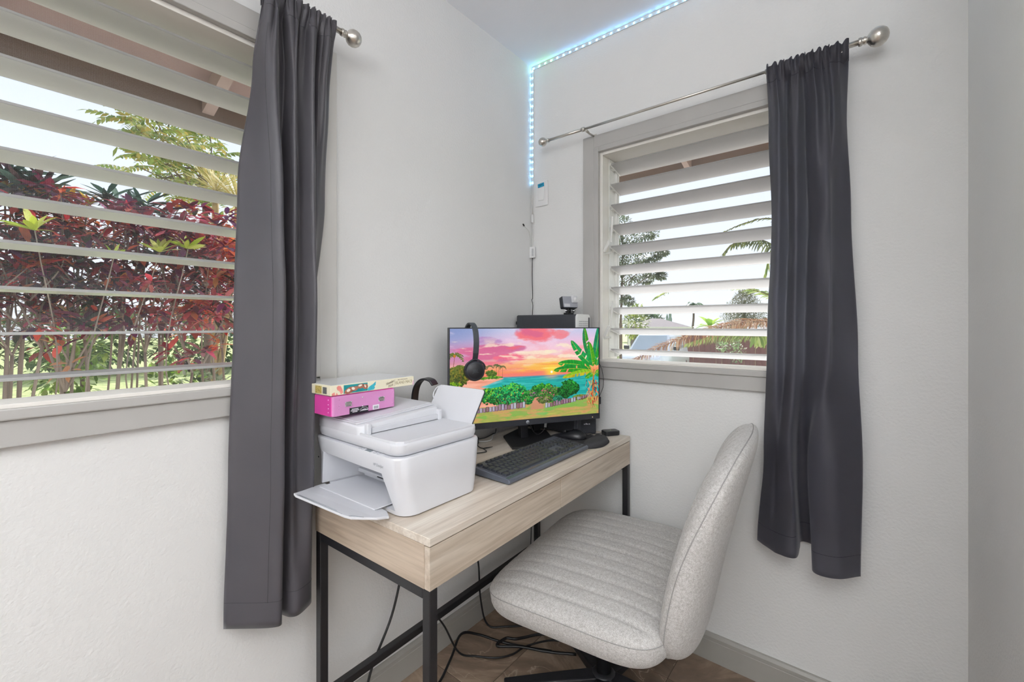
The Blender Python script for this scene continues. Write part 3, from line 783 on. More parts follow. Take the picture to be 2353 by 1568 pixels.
# ---- the beach picture, painted per grid vertex (flat print on the lit panel)
def paint(NX, NY):
    X, Y = np.meshgrid(np.linspace(0, 1, NX), np.linspace(0, 1, NY)); asp = 1.78
    rng = np.random.RandomState(5)
    def vnoise(fx, fy, seed):
        r = np.random.RandomState(seed); gx, gy = int(fx) + 3, int(fy) + 3; G = r.rand(gy, gx)
        x = X * fx; y = Y * fy; xi = x.astype(int); yi = y.astype(int); a = x - xi; b = y - yi; a = a * a * (3 - 2 * a); b = b * b * (3 - 2 * b)
        return (G[yi, xi] * (1 - a) + G[yi, xi + 1] * a) * (1 - b) + (G[yi + 1, xi] * (1 - a) + G[yi + 1, xi + 1] * a) * b
    def fbm(fx, fy, seed, o=5):
        s = 0; w = .5; t = 0
        for k in range(o): s = s + w * vnoise(fx * 2 ** k, fy * 2 ** k, seed + k); t += w; w *= .55
        return s / t
    def c(h): return np.array([int(h[i:i + 2], 16) / 255 for i in (0, 2, 4)])
    def ramp(t, stops):
        o = np.zeros(t.shape + (3,)); P = [s[0] for s in stops]; Cc = np.array([c(s[1]) for s in stops])
        for k in range(3): o[..., k] = np.interp(t, P, Cc[:, k])
        return o
    img = np.zeros((NY, NX, 3))
    def mixin(mask, col):
        m = np.clip(mask, 0, 1)[..., None]; img[:] = img * (1 - m) + (c(col) if isinstance(col, str) else col) * m
    sm = lambda a, b, x: np.clip((x - a) / (b - a), 0, 1) ** 2 * (3 - 2 * np.clip((x - a) / (b - a), 0, 1))
    # sky
    sky = ramp(Y / .525, [(0, 'c6cdea'), (.25, 'e9c6e2'), (.45, 'fbb9c4'), (.62, 'fdb9a6'), (.8, 'fdb06f'), (.93, 'f98a62'), (1, 'f27f78')])
    img[:] = sky
    lft = sm(.42, 0, X) * sm(.42, 0, Y); mixin(lft * .85, '7b8fc4')
    mixin(sm(.45, .05, X) * sm(.10, .28, Y) * sm(.50, .3, Y) * .8, 'c47cb4')
    n1 = fbm(5, 9, 10); n2 = fbm(8, 22, 30); n3 = fbm(3, 7, 50)
    mixin(sm(.50, .66, n1) * sm(.5, .30, Y) * .55, 'f7d9ea')
    # red cloud band, top centre, left middle
    def blob(cx, cy, rx, ry, k=.35, seed=70): 
        d = ((X - cx) / rx) ** 2 + ((Y - cy) / ry) ** 2
        return sm(1.05, .35, d + (fbm(9, 14, seed) - .5) * 3.2 * k * 2)
    mixin(blob(.57, .06, .17, .10) * .95, 'f5727e'); mixin(blob(.52, .05, .10, .05, .5, 77) * .7, 'd9658f'); mixin(blob(.72, .06, .07, .06, .5, 79) * .8, 'f58089')
    mixin(blob(.33, .20, .18, .06, .4, 81) * .9, 'cf6f9e'); mixin(blob(.25, .27, .24, .09, .4, 85) * .9, 'd96a94'); mixin(blob(.42, .21, .10, .03, .5, 87) * .9, 'ef6d7f')
    mixin(blob(.40, .32, .13, .04, .5, 89) * .9, 'f4708a'); mixin(blob(.22, .38, .16, .035, .5, 91) * .8, 'f0728a')
    mixin(blob(.22, .13, .09, .05, .5, 93) * .7, 'b682bd'); mixin(blob(.86, .22, .08, .03, .5, 95) * .7, 'f58b8b')
    mixin(sm(.56, .68, n2) * sm(.06, .2, Y) * sm(.5, .36, Y) * .75, 'fff0d0')
    mixin(blob(.60, .27, .20, .03, .5, 97) * .7, 'fff0cf'); mixin(blob(.58, .36, .26, .03, .6, 99) * .6, 'ffd9a0')
    mixin(blob(.63, .43, .22, .06, .3, 101) * .7, 'ffc24a'); mixin(blob(.66, .445, .09, .012, .3, 103) * .8, 'fff09a')
    mixin(blob(.66, .40, .14, .010, .5, 105) * .6, 'f98b52'); mixin(sm(.52, .63, fbm(5, 40, 111)) * sm(.40, .47, Y) * sm(.53, .50, Y) * .6, 'f47a78')
    ds = np.hypot((X - .655) * asp, Y - .49)
    mixin(np.exp(-(ds / .075) ** 2) * .9, 'ffe23e'); mixin(sm(.017, .011, ds), 'fffbe8')
    # sea
    hz = .525
    sea = ramp((Y - hz) / .2, [(0, '2f9aa8'), (.15, '1aa7a8'), (.5, '17b0a8'), (1, '0fa5a2')])
    m = (Y > hz) & (Y < .86); mixin(m.astype(float), sea)
    mixin(m * sm(.52, .68, fbm(10, 120, 120)) * .55, '5fd0c8'); mixin(m * sm(.55, .7, fbm(14, 90, 130)) * .5, '0b7f8c')
    mixin(m * np.exp(-((X - .655) / .05) ** 2) * sm(.60, .53, Y) * .7, 'f0a08a')
    mixin(m * sm(.545, .525, Y) * .5, '9c7f9a')
    # beach
    edge = .53 + .11 * np.clip((.34 - X) / .34, 0, 1) ** .8
    beach = (X < .34 - .55 * np.clip(Y - .555, 0, 1) * 0) & (Y > hz + .008)
    bx = .335 - 1.9 * np.clip(Y - .545, 0, .2) + 4.2 * np.clip(Y - .62, 0, .3)
    bm_ = sm(.004, -.012, X - bx + (fbm(6, 10, 140) - .5) * .03) * sm(.530, .537, Y)
    mixin(sm(.05, .0, np.abs(X - bx - .01)) * sm(.555, .57, Y) * (Y < .8) * (fbm(12, 26, 150) * 1.2) * .8, 'dfe0ea')
    sand = ramp(fbm(8, 30, 160), [(.3, 'e8957c'), (.7, 'fbb59c')]); mixin(bm_, sand)
    # ground in front
    gy = .80 + .05 * (1 - X); gm = sm(-.005, .005, Y - gy + (fbm(10, 3, 170) - .5) * .02)
    ground = ramp(fbm(9, 26, 180), [(.25, 'c98f66'), (.42, 'c9a762'), (.6, '9dab52'), (.8, 'bdb75a')]); mixin(gm, ground)
    mixin(gm * sm(.55, .62, fbm(7, 16, 190)) * .7, '74b84e'); mixin(blob(.58, .955, .06, .02, .4, 195) * .7, '6fc062'); mixin(sm(.85, 1, X) * sm(.86, .93, Y) * sm(.45, .6, fbm(12, 16, 200)) * .8, 'd98a62')
    def ellipse(cx, cy, rx, ry): return ((X - cx) / rx) ** 2 + ((Y - cy) / ry) ** 2
    path = sm(.02, -.01, np.abs(X - (.555 + .25 * np.clip(.86 - Y, 0, 1) * 0)) - .035 - .10 * np.clip(Y - .80, 0, 1)) * (Y > .76) * (Y < .90)
    mixin(path * .9, 'd08c70')
    def bush(cx, cy, rx, ry, dark, mid, hi, s, fl=None, fr=.04, dens=1.0, sz=.008):
        r = np.random.RandomState(s); base = ellipse(cx, cy, rx, ry) + (fbm(18, 18, s) - .5) * 2.0
        mixin(sm(1.0, .9, base), dark)
        K = int(2600 * rx * ry / .02 * dens)
        for k in range(K):
            a = r.uniform(0, 2 * PI); q = math.sqrt(r.uniform(0, 1)); px = cx + rx * q * math.cos(a) * 1.04; py = cy + ry * q * math.sin(a) * 1.04
            if base[min(NY - 1, max(0, int(py * NY))), min(NX - 1, max(0, int(px * NX)))] > 1.02: continue
            rr = sz * r.uniform(.35, .8); u = (cy - py) / ry
            t = r.uniform(-.1, .95) + .3 * u + .15 * math.sin(px * 90 + py * 60)
            colr = c(hi if t > .85 else mid if t > .35 else dark)
            if fl is not None and r.rand() < fr: colr = c(fl); rr *= .8
            x0 = max(0, int((px - rr) * NX)); x1 = min(NX, int((px + rr) * NX) + 2); y0 = max(0, int((py - rr * 1.5) * NY)); y1 = min(NY, int((py + rr * 1.5) * NY) + 2)
            if x1 <= x0 or y1 <= y0: continue
            sx = X[y0:y1, x0:x1]; sy = Y[y0:y1, x0:x1]
            mk = (((sx - px) / rr) ** 2 + ((sy - py) / (rr * 1.3)) ** 2 < 1)[..., None]
            img[y0:y1, x0:x1] = np.where(mk, colr * (1 + .12 * (r.rand() - .5)), img[y0:y1, x0:x1])
    def poly(pts, col, soft=None):
        pts = np.array(pts, float); ins = np.zeros(X.shape, bool); j = len(pts) - 1
        x0 = max(0, int(pts[:, 0].min() * NX) - 1); x1 = min(NX, int(pts[:, 0].max() * NX) + 2); y0 = max(0, int(pts[:, 1].min() * NY) - 1); y1 = min(NY, int(pts[:, 1].max() * NY) + 2)
        if x1 <= x0 or y1 <= y0: return
        sx = X[y0:y1, x0:x1]; sy = Y[y0:y1, x0:x1]; ins = np.zeros(sx.shape, bool)
        for i in range(len(pts)):
            xi, yi = pts[i]; xj, yj = pts[j]
            with np.errstate(divide='ignore', invalid='ignore'):
                cnd = ((yi > sy) != (yj > sy)) & (sx < (xj - xi) * (sy - yi) / ((yj - yi) if yj != yi else 1e-9) + xi)
            ins ^= cnd; j = i
        img[y0:y1, x0:x1][ins] = c(col) if isinstance(col, str) else col
    def line(p, q, w0, w1, col):
        p = np.array(p); q = np.array(q); d = q - p; n = np.array([-d[1] * asp, d[0] / asp]) ; n = np.array([-(d[1]), d[0] * asp * asp]); n = n / (np.hypot(n[0] * asp, n[1]) + 1e-9)
        poly([p + n * w0, q + n * w1, q - n * w1, p - n * w0], col)
    def palm(x, y, h, s, tcol, lcol, lcol2, lean=0, seed=1, nf=11):
        r = np.random.RandomState(seed); line((x + lean, y + h), (x, y), .0035 * s, .0025 * s, tcol)
        for k in range(nf):
            a = -PI * .08 + (PI * 1.16) * k / (nf - 1) + r.uniform(-.1, .1); L = .085 * s * r.uniform(.8, 1.1); px, py = x, y; da = 0
            dx, dy = math.cos(a), -math.sin(a) * .9
            for t in range(6):
                nx = px + dx * L / 6 / asp * 1.2; ny = py + dy * L / 6; dy += .26
                for sg in (-1, 1):
                    poly([(px, py), (nx, ny), ((px + nx) / 2 + sg * .25 * (ny - py) + .003 * s * sg * (dy), (py + ny) / 2 + .022 * s * (1 if sg > 0 else .5))], lcol if (k + t) % 2 else lcol2)
                line((px, py), (nx, ny), .0012, .0012, lcol2); px, py = nx, ny
    # left palms and growth
    palm(.03, .27, .25, 1.0, '8a4a3a', '4f6a24', '6d7d26', -.015, 3); mixin(np.clip(sm(.9, .6, ellipse(.028, .285, .009, .018)), 0, 1), 'c9762a')
    bush(.05, .50, .095, .10, '3a4a18', '6a7026', 'a08a2c', 301, dens=.9); palm(.06, .40, .14, .9, '7a4a34', '77822e', '5a6a20', .01, 5); palm(.10, .44, .10, .8, '7a4a34', '77702c', '4a5a1c', .01, 6)
    bush(.03, .585, .045, .028, '3f6a10', '6ea010', '98c020', 305)
    for (px, py, hh, ss) in ((.245, .40, .12, .42), (.285, .39, .13, .42), (.30, .40, .12, .38), (.325, .41, .12, .40), (.205, .40, .13, .45)): palm(px, py, hh, ss, '6d5048', '4f5a3a', '5f6a3c', .0, int(px * 1000), 9)
    bush(.255, .475, .035, .035, '3c5a1e', '5f7a2a', '8a8a34', 311); bush(.27, .525, .055, .012, '3c6a1e', '5f9a2a', '7ab434', 313, dens=1.2); bush(.20, .53, .03, .012, '3c6a1e', '5f9a2a', '7ab434', 314)
    # hedges in the foreground
    bush(.335, .725, .17, .105, '124a1a', '1f9a3c', '8fd02c', 401, 'd8c83a', .05, 1.5); bush(.38, .70, .12, .10, '0d5a30', '16b060', '66d040', 402, 'e8d040', .04, 1.0)
    bush(.49, .76, .045, .07, '0f5a24', '2c9a3a', '70c040', 403, 'd8406a', .04)
    bush(.55, .71, .05, .05, '1d5a24', '3c9a3a', '80a040', 404, 'b060a0', .12); bush(.60, .66, .075, .055, '145a20', '2c9a2a', '6cc030', 405, 'c9446a', .01)
    bush(.645, .745, .075, .095, '24501c', '3f8a34', '6aa040', 406, 'e83a8a', .13, 1.4); bush(.60, .80, .05, .04, '3a4a24', '5f7a34', '8a9a50', 408, 'c08a9a', .1)
    bush(.775, .695, .075, .105, '0a3a12', '167a26', '2fae3a', 407, None, 0, 1.6); bush(.70, .80, .035, .035, '15503a', '2a8a6a', '3aa07a', 409)
    bush(.86, .80, .05, .03, '5a5a24', '8a8a34', '6aa040', 410)
    for k in range(7): line((.30 + .03 * k, .83), (.27 + .035 * k, .75), .0012, .0008, 'b08a7a')
    # stone edging
    r = np.random.RandomState(9)
    def stones(x0, x1, y0, y1, h, n_):
        for k in range(n_):
            a = x0 + (x1 - x0) * k / n_; w = (x1 - x0) / n_ * .92; yb = y0 + (y1 - y0) * k / n_; hh = h * r.uniform(.8, 1.2)
            cc = [('7a5a74', 'a8889c'), ('8a7a9a', 'b8b0c4'), ('6a4450', '9a7480'), ('8a90a0', 'c0c8cc')][r.randint(4)]
            poly([(a, yb), (a + w, yb + .003), (a + w * .97, yb - hh), (a + w * .05, yb - hh * .95)], cc[0])
            poly([(a + w * .25, yb - hh * .1), (a + w * .8, yb - hh * .1), (a + w * .75, yb - hh * .9), (a + w * .3, yb - hh * .9)], cc[1])
            line((a + w, yb), (a + w, yb - hh), .0012, .0012, '2a1a2a')
    stones(.14, .475, .895, .870, .058, 17); stones(.61, .83, .890, .840, .052, 12); stones(.84, .92, .825, .80, .03, 6)
    # banana plant
    def leaf(p, q, w, col, col2, bend=0, cuts=5, seed=1):
        r = np.random.RandomState(seed); p = np.array(p); q = np.array(q); d = q - p; n = np.array([-d[1] * 1 / asp, d[0] * asp]); n = n / np.hypot(*(n * np.array([asp, 1])))
        N_ = 26; spn = [p + d * t + n * bend * math.sin(t * PI) for t in np.linspace(0, 1, N_)]
        for sg, cc in ((1, col), (-1, col2)):
            for i in range(N_ - 1):
                t = i / (N_ - 1); t2 = (i + 1) / (N_ - 1)
                if r.rand() < .10 * cuts / 5 and .12 < t < .95: continue
                w0 = w * min(1, (t * 5) ** .6) * (1 - t ** 4) ** .6; w1 = w * min(1, (t2 * 5) ** .6) * (max(0, 1 - t2 ** 4)) ** .6
                k = d * .04
                poly([spn[i], spn[i + 1], spn[i + 1] + sg * n * w1 + k, spn[i] + sg * n * w0 + k], c(cc) * (1 + .22 * (r.rand() - .5)))
        for i in range(N_ - 1): line(spn[i], spn[i + 1], .0018, .0018, 'b8c03a')
    leaf((.965, .42), (.895, .0), .045, '3a9a1e', '1f8a4a', -.03, 7, 2); leaf((.97, .40), (1.01, -.04), .05, '14a06a', '0f8a5a', 0, 3, 3)
    leaf((.96, .44), (.80, .15), .05, '12a050', '0f9a40', -.02, 6, 4); leaf((.955, .47), (.71, .40), .05, '0f9a2a', '14a83a', .02, 5, 5)
    leaf((.955, .49), (.68, .475), .045, '0f8a2a', '2aa020', .02, 6, 6); leaf((.96, .50), (.74, .56), .035, '8ac020', 'b8b020', .01, 8, 7)
    leaf((.98, .45), (1.02, .2), .05, '0fa050', '1a9a2a', 0, 4, 8); leaf((.96, .46), (.93, .17), .045, '4aa010', '17a040', 0, 5, 9); leaf((.965, .52), (.90, .58), .03, '2aa030', '4ab020', 0, 4, 10)
    leaf((.975, .50), (1.02, .56), .04, '2aa030', '4ab020', 0, 4, 11)
    line((.955, .80), (.965, .48), .014, .009, 'b07a3a')
    for k in range(5): line((.965, .55), (.90 + .03 * k, .42 + .01 * k), .003, .002, 'd0a83a')
    for k in range(90):
        a = (.955 + r.uniform(-.045, .04), .60 + r.uniform(0, .27)); L = r.uniform(.03, .08)
        line(a, (a[0] + r.uniform(-.02, .02), a[1] + L), .007 * r.rand() + .002, .001, ['c9442e', 'e8603a', '9a3a2a', 'e89a6a', '2a1a2a', 'd8b040'][r.randint(6)])
    img[:] = np.clip(img * (1 + .05 * (rng.rand(NY, NX, 1) - .5)), 0, 1)
    return img
NX, NY = 660, 372
img = paint(NX, NY)
lin = np.where(img <= .04045, img / 12.92, ((img + .055) / 1.055) ** 2.4)
gx, gz = np.meshgrid(np.linspace(sx0, sx1, NX), np.linspace(sz1, sz0, NY))
co = np.stack([gx, np.full_like(gx, .0022), gz], -1).reshape(-1, 3).astype(np.float32)
ii = np.arange(NX * NY).reshape(NY, NX)
q = np.stack([ii[:-1, :-1], ii[1:, :-1], ii[1:, 1:], ii[:-1, 1:]], -1).reshape(-1, 4)
me = bpy.data.meshes.new('screen'); me.vertices.add(len(co)); me.vertices.foreach_set('co', co.ravel())
me.loops.add(q.size); me.loops.foreach_set('vertex_index', q.ravel().astype(np.int32)); me.polygons.add(len(q))
me.polygons.foreach_set('loop_start', np.arange(0, q.size, 4, dtype=np.int32)); me.polygons.foreach_set('loop_total', np.full(len(q), 4, np.int32)); me.update(calc_edges=True)
ca = me.color_attributes.new('picture', 'FLOAT_COLOR', 'POINT'); ca.data.foreach_set('color', np.concatenate([lin.reshape(-1, 3), np.ones((NX * NY, 1))], 1).astype(np.float32).ravel())
m = bpy.data.materials.new('lit_screen'); m.use_nodes = True; n = m.node_tree.nodes; l = m.node_tree.links; p = n['Principled BSDF']
at_ = n.new('ShaderNodeAttribute'); at_.attribute_name = 'picture'; l.new(at_.outputs['Color'], p.inputs['Emission Color']); p.inputs['Emission Strength'].default_value = .96
p.inputs['Base Color'].default_value = (.01, .01, .01, 1); p.inputs['Roughness'].default_value = .5; p.inputs['Specular IOR Level'].default_value = .2
link('screen', me, mon, mats=m)
bm = B(); lathe(bm, [(0, 0), (.0065, 0), (.0065, .0004), (0, .0004)], 28, T(.3, -.001, mz + .0107) @ RX(90)); lg_ = obj('logo_badge', bm, mat('silver_badge', '#b9bcc2', .4, .3, var=.02), mon)
text('lettering', 'hp', .0115, T(.3, -.0015, mz + .0112) @ RX(90), M['dark_plastic'], lg_, depth=.0001, shear=.25)
bm = B(); lathe(bm, [(0, 0), (.0016, 0), (.0016, .0006), (0, .0006)], 12, T(MW - .034, -.001, mz + .008) @ RX(90)); obj('power_light', bm, mat('amber_led', '#ffe0b8', .4, emit='#ffd8a8', estr=1.5, var=.01), mon)
# stand: two flat arms and a six-cornered base plate  (local coords from the surveyed corners)
def ml(wx, wy):
    d = Vector((wx - .1098, wy + .6385)); return (d.x * math.cos(mrot) + d.y * math.sin(mrot), -d.x * math.sin(mrot) + d.y * math.cos(mrot))
bm = B(); bp = [ml(*p) for p in ((.118, -.352), (.252, -.462), (.315, -.385), (.288, -.255), (.20, -.17), (.085, -.20))]
prism(bm, bp, .0006, .009, bev=.0012); base = obj('base_plate', bm, mat('black_textured_plate', '#17171a', .55, var=.2, scale=500, bump=.5, bscale=1200), mon)
cx0, cy0 = ml(.205, -.325)
bm = B(); box(bm, cx0 - .018, cx0 + .012, cy0 - .004, cy0 + .030, .008, .16, .003); obj('column', bm, M['black_plastic'], mon)
cx1, cy1 = ml(.175, -.21)
bm = B(); box(bm, cx1 - .010, cx1 + .020, cy1 - .004, cy1 + .030, .008, .16, .003); obj('column', bm, M['black_plastic'], mon)
bm = B(); box(bm, cx0 - .018, cx1 + .020, .045, max(cy0, cy1) + .03, .155, .21, .006); obj('mount', bm, M['black_plastic'], mon)
bm = B(); tube(bm, crom([(cx0 + .024, cy0, .10), (cx0 + .022, cy0 - .005, .055), (cx0 + .045, cy0 - .012, .022), (cx0 + .075, cy0 - .012, .035), (cx0 + .09, cy0 - .006, .075)], 6), .0022, 8)
obj('cable', bm, M['cable'], mon)
bm = B(); tube(bm, [(cx0 + .083, cy0 - .010, .045), (cx0 + .092, cy0 - .004, .09)], .005, 10); obj('cable_plug', bm, M['cable_white'], mon)
bm = B(); tube(bm, crom([(MW - .003, .012, mz + .235), (MW + .018, .010, mz + .19), (MW + .024, .010, mz + .13), (MW + .006, .010, mz + .085), (MW + .004, .010, mz + .05)], 6), .0011, 6); obj('cable', bm, M['cable'], mon)
bm = B(); box(bm, MW, MW + .011, .006, .018, mz + .055, mz + .085, .002); obj('cable_plug', bm, M['dark_plastic'], mon)

# ------------------------------------------------------------------ headphones hung over the monitor
hp = thing('headphones', 'black on-ear headphones hung over the left corner of the monitor', 'headphones', (.1098, -.6385, DT), mrot)
ct = mz + MH
def hpx(y, z): return (.082, y, z)
path = crom([hpx(-.040, ct - .115), hpx(-.052, ct - .085), hpx(-.058, ct - .045), hpx(-.044, ct - .006), hpx(-.012, ct + .0125), hpx(.02, ct + .0125), hpx(.052, ct - .004), hpx(.068, ct - .045), hpx(.068, ct - .085)], 8)
def strap(nm, pts, wd, th_, mt, parent):
    vs = []; fs = []
    for i, p_ in enumerate(pts):
        d = (pts[min(i + 1, len(pts) - 1)] - pts[max(i - 1, 0)]).normalized(); nn = d.cross(Vector((1, 0, 0))).normalized()
        for a, b in ((-1, -1), (-.8, 1), (.8, 1), (1, -1)): vs.append(p_ + Vector((a * wd / 2, 0, 0)) + nn * b * th_ / 2)
    for i in range(len(pts) - 1):
        for k in range(4): a = i * 4; fs.append((a + k, a + (k + 1) % 4, a + 4 + (k + 1) % 4, a + 4 + k))
    fs += [(0, 3, 2, 1), (len(vs) - 4, len(vs) - 3, len(vs) - 2, len(vs) - 1)]
    o = pydata(nm, vs, fs, mt, parent, smooth=False); md = o.modifiers.new('b', 'BEVEL'); md.width = .0015; md.segments = 2; return o
M['band'] = mat('soft_grey_band', '#3a3e44', .5, var=.06, scale=90)
strap('headband', path[6:-6], .021, .0065, M['band'], hp)
for (yy, sgn) in ((-.040, 1), (.060, -1)):
    pp = path[:9] if sgn == 1 else path[-9:]
    strap('slider', pp, .0195, .0085, M['dark_plastic'], hp)
    cz = ct - .150
    mm = T(.082, yy + .002 * sgn, cz) @ (RX(90) if sgn == 1 else RX(-90))
    bm = B(); lathe(bm, [(0, .016), (.026, .016), (.031, .0145), (.034, .011), (.0355, .004), (.0355, -.002), (.033, -.006), (0, -.006)], 40, mm); cup = obj('ear_cup', bm, M['dark_plastic'], hp)
    bm = B(); lathe(bm, [(0, .0165), (.0265, .0165), (.0272, .0158), (.0272, .0150), (0, .0150)], 40, mm); obj('cap_disc', bm, M['black_plastic'], cup)
    bm = B(); lathe(bm, [(0, -.006), (.032, -.006), (.0345, -.010), (.0345, -.017), (.031, -.0215), (.016, -.0215), (.012, -.017), (0, -.017)], 40, mm); obj('ear_cushion', bm, M['soft_black'], cup)
    bm = B(); tube(bm, crom([(.082 - .0365, yy - .004 * sgn, cz + .004), (.082 - .031, yy - .006 * sgn, cz + .023), (.082 - .012, yy - .006 * sgn, cz + .037), (.082, yy - .005 * sgn, cz + .040), (.082 + .012, yy - .006 * sgn, cz + .037), (.082 + .031, yy - .006 * sgn, cz + .023), (.082 + .0365, yy - .004 * sgn, cz + .004)], 5), .0034, 8); obj('yoke', bm, M['dark_plastic'], cup)
    if sgn == 1: text('lettering', 'JBL', .017, T(.082, yy - .0150, cz) @ RX(90), M['band'], cup, depth=.0002)

# ------------------------------------------------------------------ slim computer tower and action camera
tw = thing('computer_tower', 'slim black computer case with a white mesh end, behind the monitor in the corner', 'computer', (.02, -.145, DT))
HT = 1.2535 - DT
bm = B(); box(bm, 0, .305, 0, .105, .004, HT, .007, 3); box(bm, .304, .3135, .002, .103, .006, .158, .003); obj('body', bm, mat('black_case_metal', '#34363c', .5, var=.05, scale=90, bump=.1, bscale=900), tw)
for (a, b) in ((.01, .01), (.28, .01), (.01, .085), (.28, .085)):
    bm = B(); box(bm, a, a + .015, b, b + .012, 0, .006, .001, 1); obj('foot', bm, M['soft_black'], tw)
bm = B(); prism(bm, rrect(0, .105, .16, HT - .004, .014), .305, .314, M=Matrix(((0, 0, 1, 0), (1, 0, 0, 0), (0, 1, 0, .004), (0, 0, 0, 1)))); fr_ = obj('front_panel', bm, M['white_gloss'], tw)
bm = B()
for i in range(9):
    for j in range(26):
        lathe(bm, [(0, 0), (.0028, 0), (.0028, .0006), (0, .0006)], 6, T(.3142, .016 + i * .0085, HT - .03 - j * .0085) @ RY(90))
tag(obj('vent_holes', bm, mat('mesh_shadow_grey', '#b5b6ba', .6, var=.03), fr_), kind='stuff')
bm = B(); prism(bm, rrect(.090, .1005, .18, HT - .012, .004), .3142, .3148, M=Matrix(((0, 0, 1, 0), (1, 0, 0, 0), (0, 1, 0, 0), (0, 0, 0, 1)))); obj('side_slot', bm, M['dark_plastic'], fr_)
bm = B(); box(bm, -.006, 0, .004, .016, HT - .042, HT - .028, .001, 1); obj('latch', bm, M['black_plastic'], tw)
ac = thing('action_camera', 'small silver-faced action camera on a clip mount, on top of the black tower', 'camera', (.262, -.095, 1.2535), R(-38))
k_ = T(0, 0, .050) @ RZ(-8) @ RX(-14)
bm = B(); box(bm, -.036, .036, -.014, .016, -.026, .026, .006, 3, M=k_); ab = obj('body', bm, M['dark_plastic'], ac)
bm = B(); box(bm, -.034, .034, -.0155, -.0135, -.024, .024, .0008, 1, M=k_); obj('faceplate', bm, mat('silver_grey_face', '#a9abb4', .35, .2, var=.03), ac)
bm = B(); box(bm, .003, .034, -.026, -.0145, -.006, .025, .005, 3, M=k_); obj('lens_cover', bm, mat('pale_lens_cover', '#cfd0d4', .25, var=.03), ac)
bm = B(); lathe(bm, [(0, 0), (.009, 0), (.009, .0012), (0, .0012)], 24, k_ @ T(.0185, -.026, .0095) @ RX(90)); obj('lens_ring', bm, mat('lens_ring_white', '#e6e6e8', .3, var=.02), ac)
bm = B(); box(bm, -.030, -.004, -.0161, -.0154, -.022, -.009, .0001, 1, M=k_); obj('panel', bm, mat('light_panel', '#c8cace', .3, var=.05), ac)
bm = B(); box(bm, -.016, .018, -.014, .014, .0005, .008, .002); box(bm, -.010, -.004, -.008, .008, .008, .026, .001); box(bm, .004, .010, -.008, .008, .008, .026, .001); obj('mount', bm, M['black_plastic'], ac)
bm = B(); tube(bm, [(-.02, 0, .017), (.026, 0, .017)], .0035, 10); lathe(bm, [(0, 0), (.0075, 0), (.0085, .003), (.0075, .009), (0, .009)], 10, T(.022, 0, .017) @ RY(90)); obj('thumb_screw', bm, M['chrome'], ac)
ac.rotation_euler = (0, 0, R(70))

# ------------------------------------------------------------------ keyboard
kb = thing('keyboard', 'black full-size keyboard lying across the desk in front of the monitor', 'keyboard', (.466, -.741, DT), R(90.3))
KW, KD = .455, .152
bm = B()
pts = [(0, .004), (0, .013), (-.004, .016), (-KD * 1, .030), (-KD, .012), (-KD + .01, .004)]
# side profile in (depth,z): depth measured from the front edge backwards (+y)
prof = [(.002, .003), (0, .008), (.001, .013), (.006, .0155), (KD - .02, .0255), (KD - .004, .026), (KD, .022), (KD - .002, .006)]
vs = []; fs = []
for x, ins in ((0, .003), (.003, 0), (KW - .003, 0), (KW, .003)):
    for y, z in prof: vs.append((x, min(max(y, ins), KD - ins), max(min(z, 1), 0) - (ins * .5 if z > .01 else 0)))
k = len(prof)
for s in range(3):
    for i in range(k): fs.append((s * k + i, s * k + (i + 1) % k, (s + 1) * k + (i + 1) % k, (s + 1) * k + i))
fs += [tuple(range(k - 1, -1, -1)), tuple(range(3 * k, 4 * k))]
kbm = bmesh.new(); vv = [kbm.verts.new(v) for v in vs]; [kbm.faces.new([vv[i] for i in f]) for f in fs]; bmesh.ops.recalc_face_normals(kbm, faces=kbm.faces)
M['kb'] = mat('keyboard_black', '#565b66', .34, var=.05, scale=60); M['key'] = mat('key_black', '#33363d', .34, var=.08, scale=200)
obj('body', kbm, M['kb'], kb)
slope = math.atan2(.0255 - .0155, KD - .026)
def surf(y): return .0155 + (y - .006) * math.tan(slope)
# front strip lighter, gloss
bm = B(); box(bm, .004, KW - .004, -.006, .006, 0, .0008, .0003, 1, M=T(0, .0125, surf(.0125) - .0002) @ Matrix.Rotation(slope, 4, 'X')); obj('front_strip', bm, mat('gloss_strip', '#5d6068', .22, .3, var=.03), kb)
# shallow light tray around the arrow keys
bm = B(); box(bm, 0, .060, 0, .022, 0, .0006, .0002, 1, M=T(.300, .044, surf(.044)) @ Matrix.Rotation(slope, 4, 'X')); obj('status_panel', bm, mat('tray_grey', '#6a6d76', .3, .2, var=.03), kb)
kc = {}
def keymesh(w, d):
    kk = (round(w, 4), round(d, 4))
    if kk not in kc:
        t = bmesh.new(); g = .0011; tp = .0022
        b = [t.verts.new(v) for v in ((g, g, 0), (w - g, g, 0), (w - g, d - g, 0), (g, d - g, 0))]
        c_ = [t.verts.new(v) for v in ((g + tp, g + tp * .8, .0062), (w - g - tp, g + tp * .8, .0062), (w - g - tp, d - g - tp * .5, .0068), (g + tp, d - g - tp * .5, .0068))]
        t.faces.new(b[::-1]); t.faces.new(c_)
        for i in range(4): t.faces.new((b[i], b[(i + 1) % 4], c_[(i + 1) % 4], c_[i]))
        bmesh.ops.bevel(t, geom=[e for e in t.edges if e.verts[0].co.z > .003 or e.verts[1].co.z > .003], offset=.0009, segments=2, profile=.5, affect='EDGES')
        me = bpy.data.meshes.new('key'); t.to_mesh(me); t.free(); me.materials.append(M['key']); kc[kk] = me
    return kc[kk]
U_ = .0190; KX = .012
rows = [ (.022, [1.25, 1.25, 1.25, 6.25, 1.25, 1.25, 1.25, 1.25]), (.041, [2.25] + [1] * 10 + [2.75]), (.060, [1.75] + [1] * 11 + [2.25]), (.079, [1.5] + [1] * 12 + [1.5]), (.098, [1] * 13 + [2]) ]
